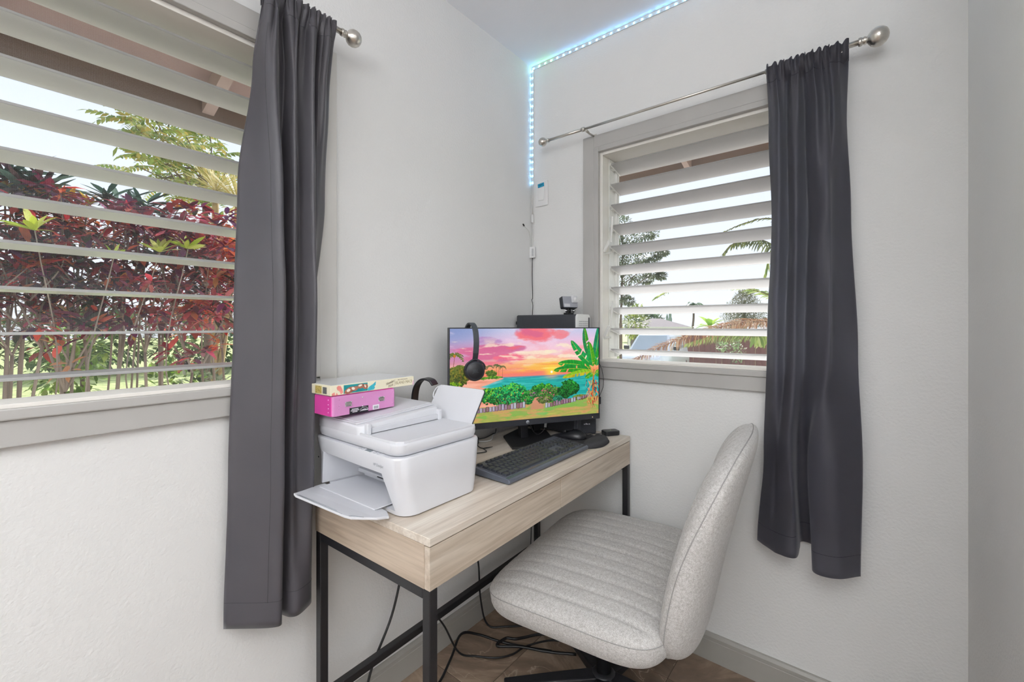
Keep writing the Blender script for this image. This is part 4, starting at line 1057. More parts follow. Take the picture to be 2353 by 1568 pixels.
def addkey(x, y, w, d=1.0):
    o = link('key', keymesh(w * U_, d * U_), kb, loc=(x, y, surf(y) - .0004), rot=(slope, 0, 0)); return o
for y, ws in rows:
    x = KX
    for w in ws: addkey(x, y, w); x += w * U_
yf = .1235
for i, xx in enumerate([0] + [2 + k for k in range(4)] + [6.5 + k for k in range(4)] + [11 + k for k in range(4)] + [15.25 + k for k in range(3)]): addkey(KX + xx * U_, yf, 1, .82)
for j, y in enumerate((.079, .098)):
    for i in range(3): addkey(KX + (15.25 + i) * U_, y, 1)
addkey(KX + 16.25 * U_, .041, 1)
for i in range(3): addkey(KX + (15.25 + i) * U_, .022, 1)
for j, y in enumerate((.041, .060, .079, .098)):
    for i in range(3): addkey(KX + (18.6 + i) * U_, y, 1)
addkey(KX + 18.6 * U_, .022, 2); addkey(KX + 20.6 * U_, .022, 1)
addkey(KX + 21.6 * U_, .022, 1, 2); addkey(KX + 21.6 * U_, .060, 1, 2); addkey(KX + 21.6 * U_, .098, 1)
for x in (.03, KW - .05):
    bm = B(); box(bm, x, x + .02, KD - .03, KD - .018, 0, .012, .002); box(bm, x, x + .02, .01, .018, .0, .005, .001, 1); obj('foot', bm, M['soft_black'], kb)

# ------------------------------------------------------------------ mouse pad with wrist rest, mouse
pd = thing('mouse_pad', 'dark grey mouse pad with a padded wrist rest at the right end of the desk', 'mouse pad', (.370, -.205, DT), R(97))
# local x across, y away from the user
out = []
for k in range(48):
    a = 2 * PI * k / 48; r_ = 1
    x = .100 * math.copysign(abs(math.cos(a)) ** .75, math.cos(a)); y = .118 * math.copysign(abs(math.sin(a)) ** .75, math.sin(a)); x *= 1 - .12 * max(0, y / .118)
    out.append((x, y))
bm = B(); prism(bm, out, .0005, .0045, bev=.0012); obj('mat', bm, mat('pad_cloth', '#2a292c', .9, var=.1, scale=400, bump=.2, bscale=1400), pd)
vs = []; fs = []; NA, NB = 36, 12
for j in range(NB + 1):
    f = j / NB; rr = math.cos(f * PI / 2) ** .55 if f < 1 else 0; zz = .0045 + .021 * math.sin(f * PI / 2) ** .9
    for i in range(NA):
        a = 2 * PI * i / NA; x = .082 * math.copysign(abs(math.cos(a)) ** .7, math.cos(a)); y = .032 * math.copysign(abs(math.sin(a)) ** .8, math.sin(a)); y += -.02 * (1 - (x / .09) ** 2) * 0
        vs.append((x * (rr * .35 + .65 * rr), -.082 + y * rr + .012 * (x / .08) ** 2, zz))
for j in range(NB):
    for i in range(NA): fs.append((j * NA + i, j * NA + (i + 1) % NA, (j + 1) * NA + (i + 1) % NA, (j + 1) * NA + i))
pydata('wrist_rest', vs, fs, M['fabric_black'], pd, smooth=True)
ms = thing('mouse', 'black mouse resting on the pad under the right corner of the monitor', 'mouse', (.335, -.190, DT + .0045), R(98))
vs = []; fs = []; NA, NB = 40, 14
for j in range(NB + 1):
    f = j / NB; rr = (1 - f ** 2.6) ** .5 if f < 1 else 0
    for i in range(NA):
        a = 2 * PI * i / NA; x = .034 * math.copysign(abs(math.cos(a)) ** .85, math.cos(a)); y = .060 * math.sin(a)
        x *= 1 + .08 * math.sin(a * 2) * .5; h = .031 - .008 * (y / .06) - .006 * (y / .06) ** 2
        vs.append((x * rr, y * rr - .006 * (1 - rr), .001 + h * f))
for j in range(NB):
    for i in range(NA): fs.append((j * NA + i, j * NA + (i + 1) % NA, (j + 1) * NA + (i + 1) % NA, (j + 1) * NA + i))
fs.append(tuple(range(NA - 1, -1, -1)))
pydata('shell', vs, fs, M['black_plastic'], ms, smooth=True)
bm = B(); lathe(bm, [(0, -.003), (.0065, -.003), (.0072, 0), (.0065, .003), (0, .003)], 20, T(0, .030, .0195) @ RY(90)); obj('wheel', bm, M['soft_black'], ms)
bm = B(); tube(bm, [(0, .058, .014), (0, .045, .0228), (0, .022, .0300), (0, .006, .0320)], .0006, 5); obj('button_split', bm, M['ink'], ms)

# ------------------------------------------------------------------ desktop speaker, small hub
spk = thing('speaker', 'small black desktop speaker standing behind the mouse, mostly hidden by the monitor', 'speaker', (.322, -.072, DT), R(50))
bm = B(); prism(bm, [(-.043, -.035), (.043, -.035), (.036, .045), (-.036, .045)], 0.0005, .165, bev=.006); obj('cabinet', bm, M['dark_plastic'], spk)
for zz, rr in ((.088, .030),):
    bm = B(); lathe(bm, [(rr, 0), (rr, .003), (rr - .003, .004), (rr - .006, .001), (rr * .4, -.004), (rr * .35, -.001), (0, .002)], 32, T(0, -.0352, zz) @ RX(90)); obj('driver', bm, M['soft_black'], spk)
for i, xx in enumerate((-.012, -.005, .002, .009)):
    bm = B(); box(bm, xx, xx + (.005 if i % 2 else .004), -.0356, -.0350, .040, .040 + (.004 if i != 1 else .006)); obj('mark', bm, M['white_ink'], spk)
hb = thing('usb_hub', 'small rounded black box with a tiny light, at the far right end of the desk', 'hub', (.428, -.040, DT), R(55))
bm = B(); prism(bm, rrect(-.034, .034, -.022, .022, .012), .0005, .019, bev=.003); obj('case', bm, M['black_plastic'], hb)
bm = B(); lathe(bm, [(0, 0), (.0012, 0), (.0012, .0004), (0, .0004)], 10, T(0, 0, .019)); obj('light', bm, mat('tiny_green_led', '#b8d890', .4, emit='#b8e070', estr=1.2, var=.01), hb)
bm = B(); tube(bm, crom([(-.034, .005, .009), (-.05, .01, .006), (-.07, .02, .0035), (-.09, .015, .0035)], 6), .0016, 6); obj('cord', bm, M['cable'], hb)

# cables behind the monitor on the desk
def cable(name, lab, pts, r=.0022, mt=None, n=7, group=None):
    bm = B(); tube(bm, crom(pts, 7), r, n); o = obj(name, bm, mt or M['cable']); tag(o, lab, 'cable', group); return o
zt = DT + .003
cable('cable', 'thin black cord curling on the desk between the printer and monitor stand', [(.10, -.50, zt + .04), (.13, -.52, zt + .01), (.16, -.52, zt), (.19, -.50, zt + .006), (.175, -.53, zt + .004), (.20, -.545, zt), (.17, -.60, zt), (.13, -.64, zt)], .0016)
cable('cable', 'black cord looping behind the stand beside the white plug', [(.05, -.52, zt + .05), (.09, -.50, zt + .02), (.12, -.47, zt + .02), (.13, -.43, zt + .03), (.10, -.38, zt + .02), (.06, -.33, zt + .02)], .0022)
cable('cable', 'pale grey cord lying behind the monitor stand', [(.04, -.47, zt), (.09, -.46, zt), (.11, -.42, zt), (.07, -.36, zt), (.04, -.30, zt)], .0022, M['cable_white'])
pb = thing('power_adapter', 'small black power brick among the cords behind the monitor', 'adapter', (.085, -.505, DT), R(35))
bm = B(); box(bm, -.03, .03, -.018, .018, .0008, .026, .004); obj('case', bm, M['black_plastic'], pb)
# ------------------------------------------------------------------ printer
M['inner_grey'] = mat('inner_grey_plastic', '#d3d4d9', .45, var=.02, scale=20)  # slightly greyer plastic for the inner printer parts
pr = thing('printer', 'white all-in-one inkjet printer with its paper tray folded out over the desk end', 'printer', (.43, -1.07, DT), 0)
# local axes follow the room: x from -.40 (wall side) to 0, y from 0 (front) to .27 (back)
PW, PD, PH = .385, .262, .146
def outline(w0, w1, d0, d1, r): return rrect(w0, w1, d0, d1, r, 8)
# body with an open front bay: build as shell pieces
bm = B()
def loft(bm, secs, cap=True, mi=0):
    rings = [[bm.verts.new((p[0], p[1], z)) for p in pts] for z, pts in secs]
    for a, b in zip(rings, rings[1:]):
        for k in range(len(a)):
            f = bm.faces.new((a[k], a[(k + 1) % len(a)], b[(k + 1) % len(a)], b[k])); f.smooth = True; f.material_index = mi
    if cap: bm.faces.new(rings[0][::-1]); bm.faces.new(rings[-1])
body_secs = []
for z, ins in ((.001, .016), (.004, .011), (.03, .008), (.09, .003), (PH - .004, 0), (PH, .002)):
    body_secs.append((z, outline(-PW + ins, 0 - ins, 0 - .020 * min(1, z / PH) + ins, PD - ins * .5, .038)))
loft(bm, body_secs)
bd = obj('body', bm, M['white_plastic'], pr, smooth=40)
# cutter for the paper bay (trapezoid front opening)
cut = bmesh.new()
def hexa(bm, pts):
    v = [bm.verts.new(p) for p in pts]
    for f in ((0, 1, 2, 3), (7, 6, 5, 4), (0, 4, 5, 1), (1, 5, 6, 2), (2, 6, 7, 3), (3, 7, 4, 0)): bm.faces.new([v[i] for i in f])
    bmesh.ops.recalc_face_normals(bm, faces=bm.faces)
hexa(cut, [(-.352, -.06, .014), (-.035, -.06, .014), (-.066, -.06, .108), (-.352, -.06, .112), (-.325, .105, .014), (-.060, .105, .014), (-.085, .105, .088), (-.325, .105, .088)])
cme = bpy.data.meshes.new('bay'); cut.to_mesh(cme); cut.free(); cob = bpy.data.objects.new('bay', cme); COL.objects.link(cob); cob.parent = pr
md = bd.modifiers.new('bay', 'BOOLEAN'); md.object = cob; md.operation = 'DIFFERENCE'; md.solver = 'EXACT'
bpy.context.view_layer.update()
dg = bpy.context.evaluated_depsgraph_get(); nm = bpy.data.meshes.new_from_object(bd.evaluated_get(dg)); bd.modifiers.clear(); bd.data = nm; bpy.data.objects.remove(cob)
nm.materials.clear(); nm.materials.append(M['white_plastic'])
# inner bay pieces
bm = B(); hexa(bm, [(-.330, .085, .030), (-.095, .085, .030), (-.095, .085, .040), (-.330, .085, .040), (-.330, .103, .030), (-.095, .103, .030), (-.095, .103, .040), (-.330, .103, .040)]); obj('bay_bar', bm, M['inner_grey'], pr)
bm = B()
for xx in (-.23, -.16): box(bm, xx, xx + .03, .0835, .0855, .033, .0355)
obj('feed_slot', bm, M['dark_plastic'], pr)
bm = B(); hexa(bm, [(-.350, -.012, .02), (-.340, -.014, .02), (-.330, -.016, .106), (-.348, -.012, .108), (-.335, .10, .02), (-.322, .10, .02), (-.318, .10, .085), (-.333, .10, .085)]); obj('bay_side', bm, M['inner_grey'], pr)
bm = B(); lathe(bm, [(0, 0), (.0022, 0), (.0022, .0008), (0, .0008)], 12, T(-.358, -.0145, .088) @ RX(90)); obj('screw_hole', bm, M['ink'], pr)
# control strip on the sloping front lip
cs = Matrix.Translation((-.118, -.0120, PH - .0006)) @ RX(6)
bm = B(); box(bm, -.05, .052, -.0058, .0060, .0, .0012, .0004, 1, M=cs); ctl = obj('control_panel', bm, M['white_plastic'], pr)
bm = B(); box(bm, -.016, .008, -.0045, .0045, .0010, .0016, .0001, 1, M=cs); obj('display', bm, mat('lcd_grey', '#7f888e', .25, var=.05, scale=60), ctl)
for xx in (-.040, -.029, .022, .036):
    bm = B(); lathe(bm, [(.0036, 0), (.0043, .0002), (.0043, .0006), (.0036, .0006)], 18, cs @ T(xx, 0, .0010)); obj('button', bm, M['grey_print'], ctl)
text('lettering', 'HP DeskJet', .0085, T(-.075, -.0185, .1215) @ RX(84), M['grey_print'], pr, depth=.0001)
# scanner lid / automatic feeder
bm = B()
lid0 = PH + .0015; lid1 = .176
secs = []
for z, ins in ((lid0, .010), (lid0 + .003, .006), (lid0 + .012, .003), (lid1 - .003, .003), (lid1, .0055)):
    secs.append((z, outline(-PW + ins + .004, -.006 - ins, -.016 + ins, PD - .004 - ins * .5, .03)))
loft(bm, secs); lid = obj('scanner_lid', bm, M['white_plastic'], pr, smooth=40)
# raised rim: recessed output tray
bm = B(); hexa(bm, [(-.165, -.004, lid1 - .0006), (-.018, .012, lid1 - .0006), (-.018, .012, lid1 + .0003), (-.165, -.004, lid1 + .0003), (-.165, .24, lid1 - .0006), (-.022, .245, lid1 - .0006), (-.022, .245, lid1 + .0003), (-.165, .24, lid1 + .0003)]); obj('output_tray', bm, M['white_plastic'], pr)
bm = B()
rim = [(-.165, -.0075), (-.045, -.0075), (-.028, -.003), (-.0165, .010), (-.0145, .025), (-.0145, .24)]
for a, b in zip(rim, rim[1:]):
    d = Vector((b[0] - a[0], b[1] - a[1], 0)); m_ = Matrix.Translation((a[0], a[1], lid1 - .001)) @ Matrix.Rotation(math.atan2(d.y, d.x), 4, 'Z'); box(bm, -.001, d.length + .001, -.0022, .0022, 0, .0065, .001, 2, M=m_)
obj('lid_rim', bm, M['white_plastic'], lid)
# feeder block: taller section on the wall side, rises to the back
secs = []
f0 = lid1 - .004
vs_top = lambda y: .1985 + (y + .01) * .06
def fb(z_, ins, top=False):
    o_ = outline(-PW + .008 + ins, -.158 - ins, -.012 + ins, PD - .012 - ins, .022)
    return [(p[0], p[1], (vs_top(p[1]) + z_) if top else z_) for p in o_]
rings = [fb(f0, .0), fb(-.006, .0, True), fb(-.002, .002, True), fb(0, .006, True)]
bm = B(); rr = [[bm.verts.new(p) for p in ring] for ring in rings]
for a, b in zip(rr, rr[1:]):
    for k in range(len(a)): bm.faces.new((a[k], a[(k + 1) % len(a)], b[(k + 1) % len(a)], b[k]))
bm.faces.new(rr[0][::-1]); bm.faces.new(rr[-1]); bmesh.ops.recalc_face_normals(bm, faces=bm.faces)
fd = obj('feeder', bm, M['white_plastic'], pr, smooth=35)
# overhanging input plate on top of the feeder
q0 = Matrix.Translation((-.27, .12, vs_top(.12) + .0004)) @ Matrix.Rotation(math.atan(.06), 4, 'X')
bm = B(); prism(bm, rrect(-.105, .088, -.128, .128, .006), 0, .0035, M=q0, bev=.0008); prism(bm, rrect(-.10, .076, -.120, .124, .004), .0035, .0052, M=q0, bev=.0005); obj('feeder_plate', bm, M['white_plastic'], pr)
bm = B(); box(bm, -.158, -.150, .015, .236, lid1 + .002, .192, .0015); obj('feed_lip', bm, M['inner_grey'], pr)
for y in (.006, .238):
    bm = B(); box(bm, -.162, -.146, y - .006, y + .006, lid1 - .001, .205, .003); obj('hinge_arm', bm, M['white_plastic'], pr)
# fold-out paper tray, tipped slightly upwards
def tray_pt(x, y): return (x, y, .016 + max(0, -.02 - y) * .22)
outl = [(-.345, -.005), (-.060, -.005), (-.030, -.020), (-.032, -.050), (-.058, -.098), (-.075, -.104), (-.262, -.122), (-.280, -.118), (-.300, -.085), (-.335, -.035)]
bm = B(); top = [bm.verts.new(tray_pt(*p)) for p in outl]; bot_ = [bm.verts.new((p[0], p[1], tray_pt(*p)[2] - .0055)) for p in outl]
bm.faces.new(top); bm.faces.new(bot_[::-1])
for i in range(len(outl)): bm.faces.new((top[i], bot_[i], bot_[(i + 1) % len(outl)], top[(i + 1) % len(outl)]))
bmesh.ops.recalc_face_normals(bm, faces=bm.faces); bmesh.ops.bevel(bm, geom=bm.edges[:], offset=.0012, segments=2, profile=.5, affect='EDGES')
ft = obj('paper_tray', bm, M['white_plastic'], pr)
bm = B(); hexa(bm, [(-.315, -.035, .0195), (-.075, -.028, .0195), (-.075, -.028, .0225), (-.315, -.035, .0225), (-.320, .080, .0165), (-.080, .080, .0165), (-.080, .080, .0195), (-.320, .080, .0195)]); bmesh.ops.bevel(bm, geom=bm.edges[:], offset=.001, segments=1, affect='EDGES'); obj('tray_plate', bm, M['white_plastic'], ft)
bm = B()
for a, b in (((-.262, -.114), (-.112, -.100)), ((-.262, -.118), (-.085, -.103))):
    tube(bm, [Vector(tray_pt(*a)) + Vector((0, 0, .0004)), Vector(tray_pt(*b)) + Vector((0, 0, .0004))], .0007, 5)
tube(bm, [Vector(tray_pt(-.064, -.091)) + Vector((0, 0, .0004)), Vector(tray_pt(-.066, -.098)) + Vector((0, 0, .0004))], .0006, 5)
tube(bm, [Vector(tray_pt(-.064, -.091)) + Vector((0, 0, .0004)), Vector(tray_pt(-.046, -.074)) + Vector((0, 0, .0004))], .0006, 5)
obj('tray_groove', bm, M['grey_print'], ft)
for x in (-.33, -.06):
    for y in (.03, .22):
        bm = B(); box(bm, x, x + .02, y, y + .012, -.0005, .003); obj('foot', bm, M['soft_black'], pr)
# rear paper support leaning back, finger loop at its corner
ps_ = Matrix.Translation((-.258, .262, .160)) @ RX(-32)
bm = B(); prism(bm, rrect(.010, .205, 0, .118, .010), -.0030, 0.0, M=ps_ @ RX(90), bev=.0006); sup = obj('paper_support', bm, M['white_plastic'], pr)
bm = B(); prism(bm, rrect(.0085, .2065, 0, .1195, .011), -.0052, -.0031, M=ps_ @ RX(90), bev=.0004); obj('backing', bm, M['dark_plastic'], sup)
bm = B(); pp = [ps_ @ RX(90) @ Vector(v) for v in ((.014, .070, -.001), (.004, .078, -.001), (.000, .092, -.001), (.004, .106, -.001), (.016, .114, -.001), (.03, .1165, -.001))]; tube(bm, crom(pp, 5), .0022, 8); obj('finger_loop', bm, M['white_plastic'], sup)
# ------------------------------------------------------------------ black curved strap behind the printer
st_ = thing('headset_stand', 'curved glossy black arch standing behind the printer support near the wall', 'stand', (.085, -.765, DT), R(20))
vs = []; fs = []
pth = crom([(0, 0, .0), (0, 0, .10), (-.002, 0, .19), (.006, 0, .245), (.030, 0, .272), (.060, 0, .270), (.074, 0, .255)], 6)
n_ = len(pth)
for i, p_ in enumerate(pth):
    d = (pth[min(i + 1, n_ - 1)] - pth[max(i - 1, 0)]).normalized(); nn = Vector((-d.z, 0, d.x))
    for a, b in ((-.019, -1), (.019, -1), (.019, 1), (-.019, 1)): vs.append(p_ + Vector((0, a, 0)) + nn * b * .003)
for i in range(n_ - 1):
    for k in range(4): a = i * 4; fs.append((a + k, a + (k + 1) % 4, a + 4 + (k + 1) % 4, a + 4 + k))
fs += [(3, 2, 1, 0), (n_ * 4 - 4, n_ * 4 - 3, n_ * 4 - 2, n_ * 4 - 1)]
ar = pydata('arch', vs, fs, M['black_plastic'], st_); md = ar.modifiers.new('b', 'BEVEL'); md.width = .002; md.segments = 2
bm = B(); lathe(bm, [(0, 0.0005), (.045, .0005), (.045, .005), (.040, .008), (0, .008)], 32, T(.012, 0, 0)); obj('foot', bm, M['black_plastic'], st_)

# ------------------------------------------------------------------ pink case and chocolate box on the printer
def glassy(name, col, alpha, rough=.25):
    m = mat(name, col, rough, var=.03, scale=20); m.node_tree.nodes['Principled BSDF'].inputs['Alpha'].default_value = alpha; return m
zp = DT + vs_top(.05) + .0058
pk = thing('pink_case', 'translucent pink plastic carry case with metal latches, lying on top of the printer', 'case', (.193, -1.111, .9755), R(91.2))
# local x runs along the long side (towards the corner), y towards the wall
PL, PWd, PHt = .192, .13, .0535
mp_ = mat('pink_plastic', '#d58fc4', .3, var=.06, scale=9, coat=.3); M['hotpink'] = mat('hot_pink_plastic', '#d84aa2', .3, var=.08, scale=9, coat=.3)
bm = B(); prism(bm, rrect(0, PL, 0, PWd, .006), 0.0005, PHt - .002, bev=.0012); obj('shell', bm, mp_, pk)
bm = B(); prism(bm, rrect(.002, PL - .002, .002, PWd - .002, .006), .024, .0262); 
bm.free()
bm = B(); box(bm, .004, PL - .004, .004, PWd - .004, PHt - .0025, PHt, .0008, 1); obj('lid', bm, M['hotpink'], pk)
bm = B(); prism(bm, rrect(-.0012, .006, .004, PWd - .004, .003), .001, PHt - .003); obj('end_panel', bm, M['hotpink'], pk)
for x in (.034, .135):
    bm = B(); box(bm, x, x + .019, -.0016, -.0002, .022, .0345, .0005, 1); lt = obj('latch', bm, M['chrome'], pk)
    bm = B(); box(bm, x + .001, x + .018, -.0028, -.0016, .0265, .0295, .0004, 1); obj('latch_bar', bm, M['nickel'], lt)
    bm = B()
    for a in (.0015, .0175):
        for z in (.0235, .033): lathe(bm, [(0, .0022), (.0013, .0018), (.0019, 0)], 8, T(x + a, -.0016, z) @ RX(90))
    obj('rivets', bm, M['chrome'], lt)
for (x, z) in ((.086, .040), (.086, .0165), (.018, .008), (.018, .020), (.018, .027), (.018, .042), (PL - .009, .012), (PL - .009, .024), (PL - .009, .031), (PL - .009, .043)):
    bm = B(); lathe(bm, [(0, .0016), (.0012, .0013), (.0019, 0)], 10, T(x, -.0002, z) @ RX(90)); obj('rivet', bm, M['chrome'] if .08 < x < .09 else mp_, pk)
for z in (.010, .020, .030, .042):
    bm = B(); lathe(bm, [(0, .0016), (.0012, .0013), (.0019, 0)], 10, T(-.0012, .018, z) @ RY(-90)); obj('rivet', bm, mp_, pk)
bm = B(); box(bm, .047, .103, -.0010, -.0003, .001, .0165); lb = obj('label', bm, M['ink'], pk, label='black printed label with white logo')
bm = B()
for i, (a, b, z) in enumerate(((.053, .071, .0115), (.050, .073, .0078), (.055, .068, .0042))): 
    x = a
    while x < b: box(bm, x, x + .0019, -.0013, -.0009, z, z + .0021); x += .0025
for x in np.linspace(.081, .099, 7): box(bm, x, x + .0018, -.0013, -.0009, .0045, .0075 + .0018 * (1 - abs(x - .09) / .009))
tube(bm, crom([(.0785, -.0012, .0035), (.0785, -.0012, .009), (.084, -.0012, .0125), (.090, -.0012, .0135), (.096, -.0012, .0125), (.101, -.0012, .009), (.101, -.0012, .0035)], 4), .0004, 4)
obj('label_print', bm, M['white_ink'], lb)
bm = B(); box(bm, .117, .137, -.0010, -.0003, .002, .0145); sb = obj('sticker', bm, M['white_ink'], pk)
bm = B(); x = .120
random.seed(3)
while x < .134: w_ = random.choice((.0005, .0008, .0011)); box(bm, x, x + w_, -.0012, -.0009, .004, .0115); x += w_ + .0007
obj('barcode', bm, M['grey_print'], sb)

cb_ = thing('chocolate_box', 'cream flat gift box with candy picture and clear wrap, lying on the pink case', 'box', (.194, -1.1165, 1.0295), R(92.3))
CL, CWd, CHt = .2685, .158, .0255
cream = mat('cream_card', '#f1ead0', .45, var=.02, scale=14)
bm = B(); box(bm, 0, CL, 0, CWd, .0003, CHt, .0008, 1); bx_ = obj('card', bm, cream, cb_)
bm = B(); box(bm, .006, CL - .006, .006, CWd - .006, CHt, CHt + .0008, .0002, 1); obj('clear_lid', bm, mat('clear_wrap_grey', '#d6dadf', .12, var=.03, scale=15, coat=.8), cb_)
f_ = lambda x, z: T(x, -.0004, z) @ RX(90)
bm = B(); box(bm, .036, .107, -.0006, -.0001, .0022, .0238); pic = obj('picture', bm, mat('teal_print', '#1f8f94', .4, var=.04, scale=60), cb_)
brown = mat('chocolate_print', '#9a5b48', .4, var=.18, scale=120, col2='#b37a64'); nutw = mat('nut_print', '#f4ecdc', .4, var=.03)
def blobs(nm, L_, mt, y):
    bm = B()
    for (x, z, rx, rz, a) in L_:
        pts = [(x + rx * math.cos(t) * math.cos(R(a)) - rz * math.sin(t) * math.sin(R(a)), z + rx * math.cos(t) * math.sin(R(a)) + rz * math.sin(t) * math.cos(R(a))) for t in np.linspace(0, 2 * PI, 20, endpoint=False)]
        prism(bm, pts, 0, .0002, M=T(0, y, 0) @ RX(90))
    obj(nm, bm, mt, pic)
blobs('candy', [(.053, .0095, .016, .0075, 18), (.068, .012, .010, .006, 10), (.086, .0165, .011, .006, 5), (.100, .0140, .008, .007, -10)], brown, -.0007)
blobs('nuts', [(.049, .0095, .0055, .0038, 20), (.063, .0128, .0050, .0036, -20), (.084, .0185, .006, .0025, 10), (.099, .0155, .002, .0045, 20)], nutw, -.0010)
pinkp = mat('flower_print', '#e88f86', .4, var=.1, scale=80); teal2 = mat('leaf_print', '#3fb4c4', .4, var=.1, scale=90)
def polys(nm, L_, mt, parent=bx_):
    bm = B()
    for pts in L_: prism(bm, pts, 0, .0003, M=T(0, -.0002, 0) @ RX(90))
    obj(nm, bm, mt, parent)
polys('flower', [[(.016, .020), (.020, .0245), (.027, .0235), (.031, .016), (.034, .006), (.028, .002), (.024, .010), (.018, .014)], [(.003, .001), (.012, .001), (.010, .009), (.003, .006)], [(.013, .001), (.020, .001), (.016, .007)]], pinkp)
polys('leaf_shape', [[(.108, .0075), (.114, .013), (.125, .018), (.1335, .0245), (.133, .015), (.1285, .011), (.131, .008), (.127, .003), (.108, .0012)]], teal2)
polys('flower', [[(.262, .001), (.2680, .001), (.2680, .016), (.265, .012)]], mat('pale_pink_print', '#ecc4d6', .4, var=.05))
brn = mat('brown_lettering', '#7a6752', .5, var=.05)
text('lettering', 'Hawaiian', .0105, f_(.181, .0160) @ RZ(16), brn, bx_, depth=.0001, shear=.3, xs=.75); text('lettering', 'Host', .0105, f_(.183, .0075) @ RZ(16), brn, bx_, depth=.0001, shear=.3, xs=.85)
text('lettering', 'MILK CHOCOLATE', .0042, f_(.226, .0205), brn, bx_, depth=.0001); text('lettering', 'ISLAND MACS', .0115, f_(.231, .0120), mat('gold_lettering', '#a89872', .5, var=.05), bx_, depth=.0001, xs=.86)
bm = B(); box(bm, .1975, .1978, -.0006, -.0002, .004, .023); obj('rule', bm, brn, bx_)
bm = B(); 
for k in range(9): box(bm, -.0005, -.0001, .018 + k * .0021, .018 + k * .0021 + (.0013 if k % 3 else .0009), .004, .021)
obj('barcode', bm, mat('barcode_grey', '#4c5158', .5, var=.05), bx_)
bm = B(); box(bm, -.0006, -.0001, .042, .072, .003, .0225); obj('gold_pattern', bm, mat('gold_pattern', '#7d6a30', .4, col2='#e0cc7c', scale=450), bx_)

# ------------------------------------------------------------------ wall outlet and cables under the desk
ou = thing('wall_outlet', 'white wall outlet low on the left wall behind the desk', 'outlet', (.001, -.42, .38))
bm = B(); box(bm, 0, .006, -.036, .036, -.058, .058, .002); obj('plate', bm, M['white_gloss'], ou)
for z in (-.02, .02):
    bm = B(); box(bm, .006, .008, -.016, .016, z - .014, z + .014, .001, 1); obj('socket', bm, M['white_gloss'], ou)
pg = thing('plug', 'black power plug pushed into the wall outlet under the desk', 'plug', (.0085, -.42, .40))
bm = B(); box(bm, 0, .032, -.014, .014, -.012, .012, .004); tube(bm, [(.02, 0, -.008), (.022, 0, -.03)], .004, 8); obj('head', bm, M['cable'], pg)
bm = B(); tube(bm, crom([(.022, 0, -.028), (.024, .0, -.08), (.03, .01, -.16), (.04, .01, -.28), (.06, .03, -.385), (.12, .08, -.393), (.24, .20, -.394)], 7), .0036, 8); obj('cord', bm, M['cable'], pg)
cable('cable', 'black cord hanging behind the left end of the desk', [(.03, -.70, .64), (.028, -.725, .52), (.030, -.77, .40), (.035, -.82, .26), (.035, -.90, .12), (.06, -.93, .02), (.10, -.86, .006)], .0042)
cable('cable', 'thick black cord lying along the baseboard behind the near desk leg', [(.04, -1.0, .006), (.08, -.90, .006), (.10, -.80, .006), (.13, -.72, .006), (.10, -.62, .03), (.07, -.54, .06), (.09, -.47, .03), (.16, -.42, .006), (.26, -.38, .007), (.34, -.34, .007)], .0045)
cable('cable', 'thin black cord looping out over the tiles below the seat', [(.05, -.66, .20), (.07, -.62, .13), (.10, -.58, .03), (.14, -.53, .006), (.20, -.49, .005), (.235, -.44, .005), (.25, -.38, .006), (.30, -.30, .006), (.36, -.26, .006)], .0034)
cable('cable', 'coiled black cords lying on the tiles beneath the front of the seat', [(.42, -.30, .010), (.34, -.35, .010), (.24, -.40, .012), (.17, -.45, .012), (.17, -.40, .012), (.20, -.38, .012), (.22, -.35, .010), (.26, -.30, .012), (.32, -.26, .012), (.38, -.22, .012)], .0050)
# ------------------------------------------------------------------ outdoors
GZ = -.90
def grass_mat():
    m = mat('lawn_grass', '#a5ae72', .9, var=0, col2='#cdd592', scale=3.5, detail=8, bump=.6, bscale=30); return m
M['grass'] = grass_mat()
bm = B(); box(bm, -90, 90, -60, 140, GZ - .3, GZ); tag(obj('ground', bm, M['grass']), kind='structure')
bm = B(); box(bm, -4.4, -WT, -8, 11.5, GZ, GZ + .03); box(bm, -WT, 12, WT, 11.5, GZ, GZ + .03); tag(obj('path', bm, mat('pale_concrete', '#d2cbc6', .85, var=.05, scale=6, bump=.2, bscale=80)), kind='structure')  # unseen pale ground by the house, widened to bounce neutral light up
M['soffit'] = mat('brown_soffit_paint', '#a78e86', .7, var=.05, scale=12); M['fascia'] = mat('dark_brown_board', '#7a665a', .7, var=.06, scale=8, stretch=(1, 1, 6))
M['rafter'] = mat('rafter_paint', '#b09a90', .7, var=.04, scale=12); M['siding'] = mat('outer_siding', '#8d8274', .7, var=.04, scale=8)
ev = tag(pydata('eave', [(0, 0, 0)], [], M['soffit']), kind='structure')
def slab(name, pts, th, mt):
    bm = B(); v = [bm.verts.new(p) for p in pts]; w = [bm.verts.new(Vector(p) + Vector((0, 0, th))) for p in pts]
    bm.faces.new(v[::-1]); bm.faces.new(w)
    for i in range(4): bm.faces.new((v[i], v[(i + 1) % 4], w[(i + 1) % 4], w[i]))
    bmesh.ops.recalc_face_normals(bm, faces=bm.faces); return obj(name, bm, mt, ev)
slab('soffit', [(-.15, -5, 2.42), (-.15, .15, 2.42), (-.90, .90, 2.175), (-.90, -5, 2.175)], .03, M['soffit'])
slab('soffit', [(-.15, .15, 2.42), (4, .15, 2.42), (4, .90, 2.175), (-.90, .90, 2.175)], .03, M['soffit'])
bm = B(); box(bm, -.925, -.90, -5, .925, 2.052, 2.20); obj('fascia', bm, M['fascia'], ev)
bm = B(); box(bm, -.90, 4, .90, .925, 2.052, 2.20); obj('fascia', bm, M['fascia'], ev)
rme = None
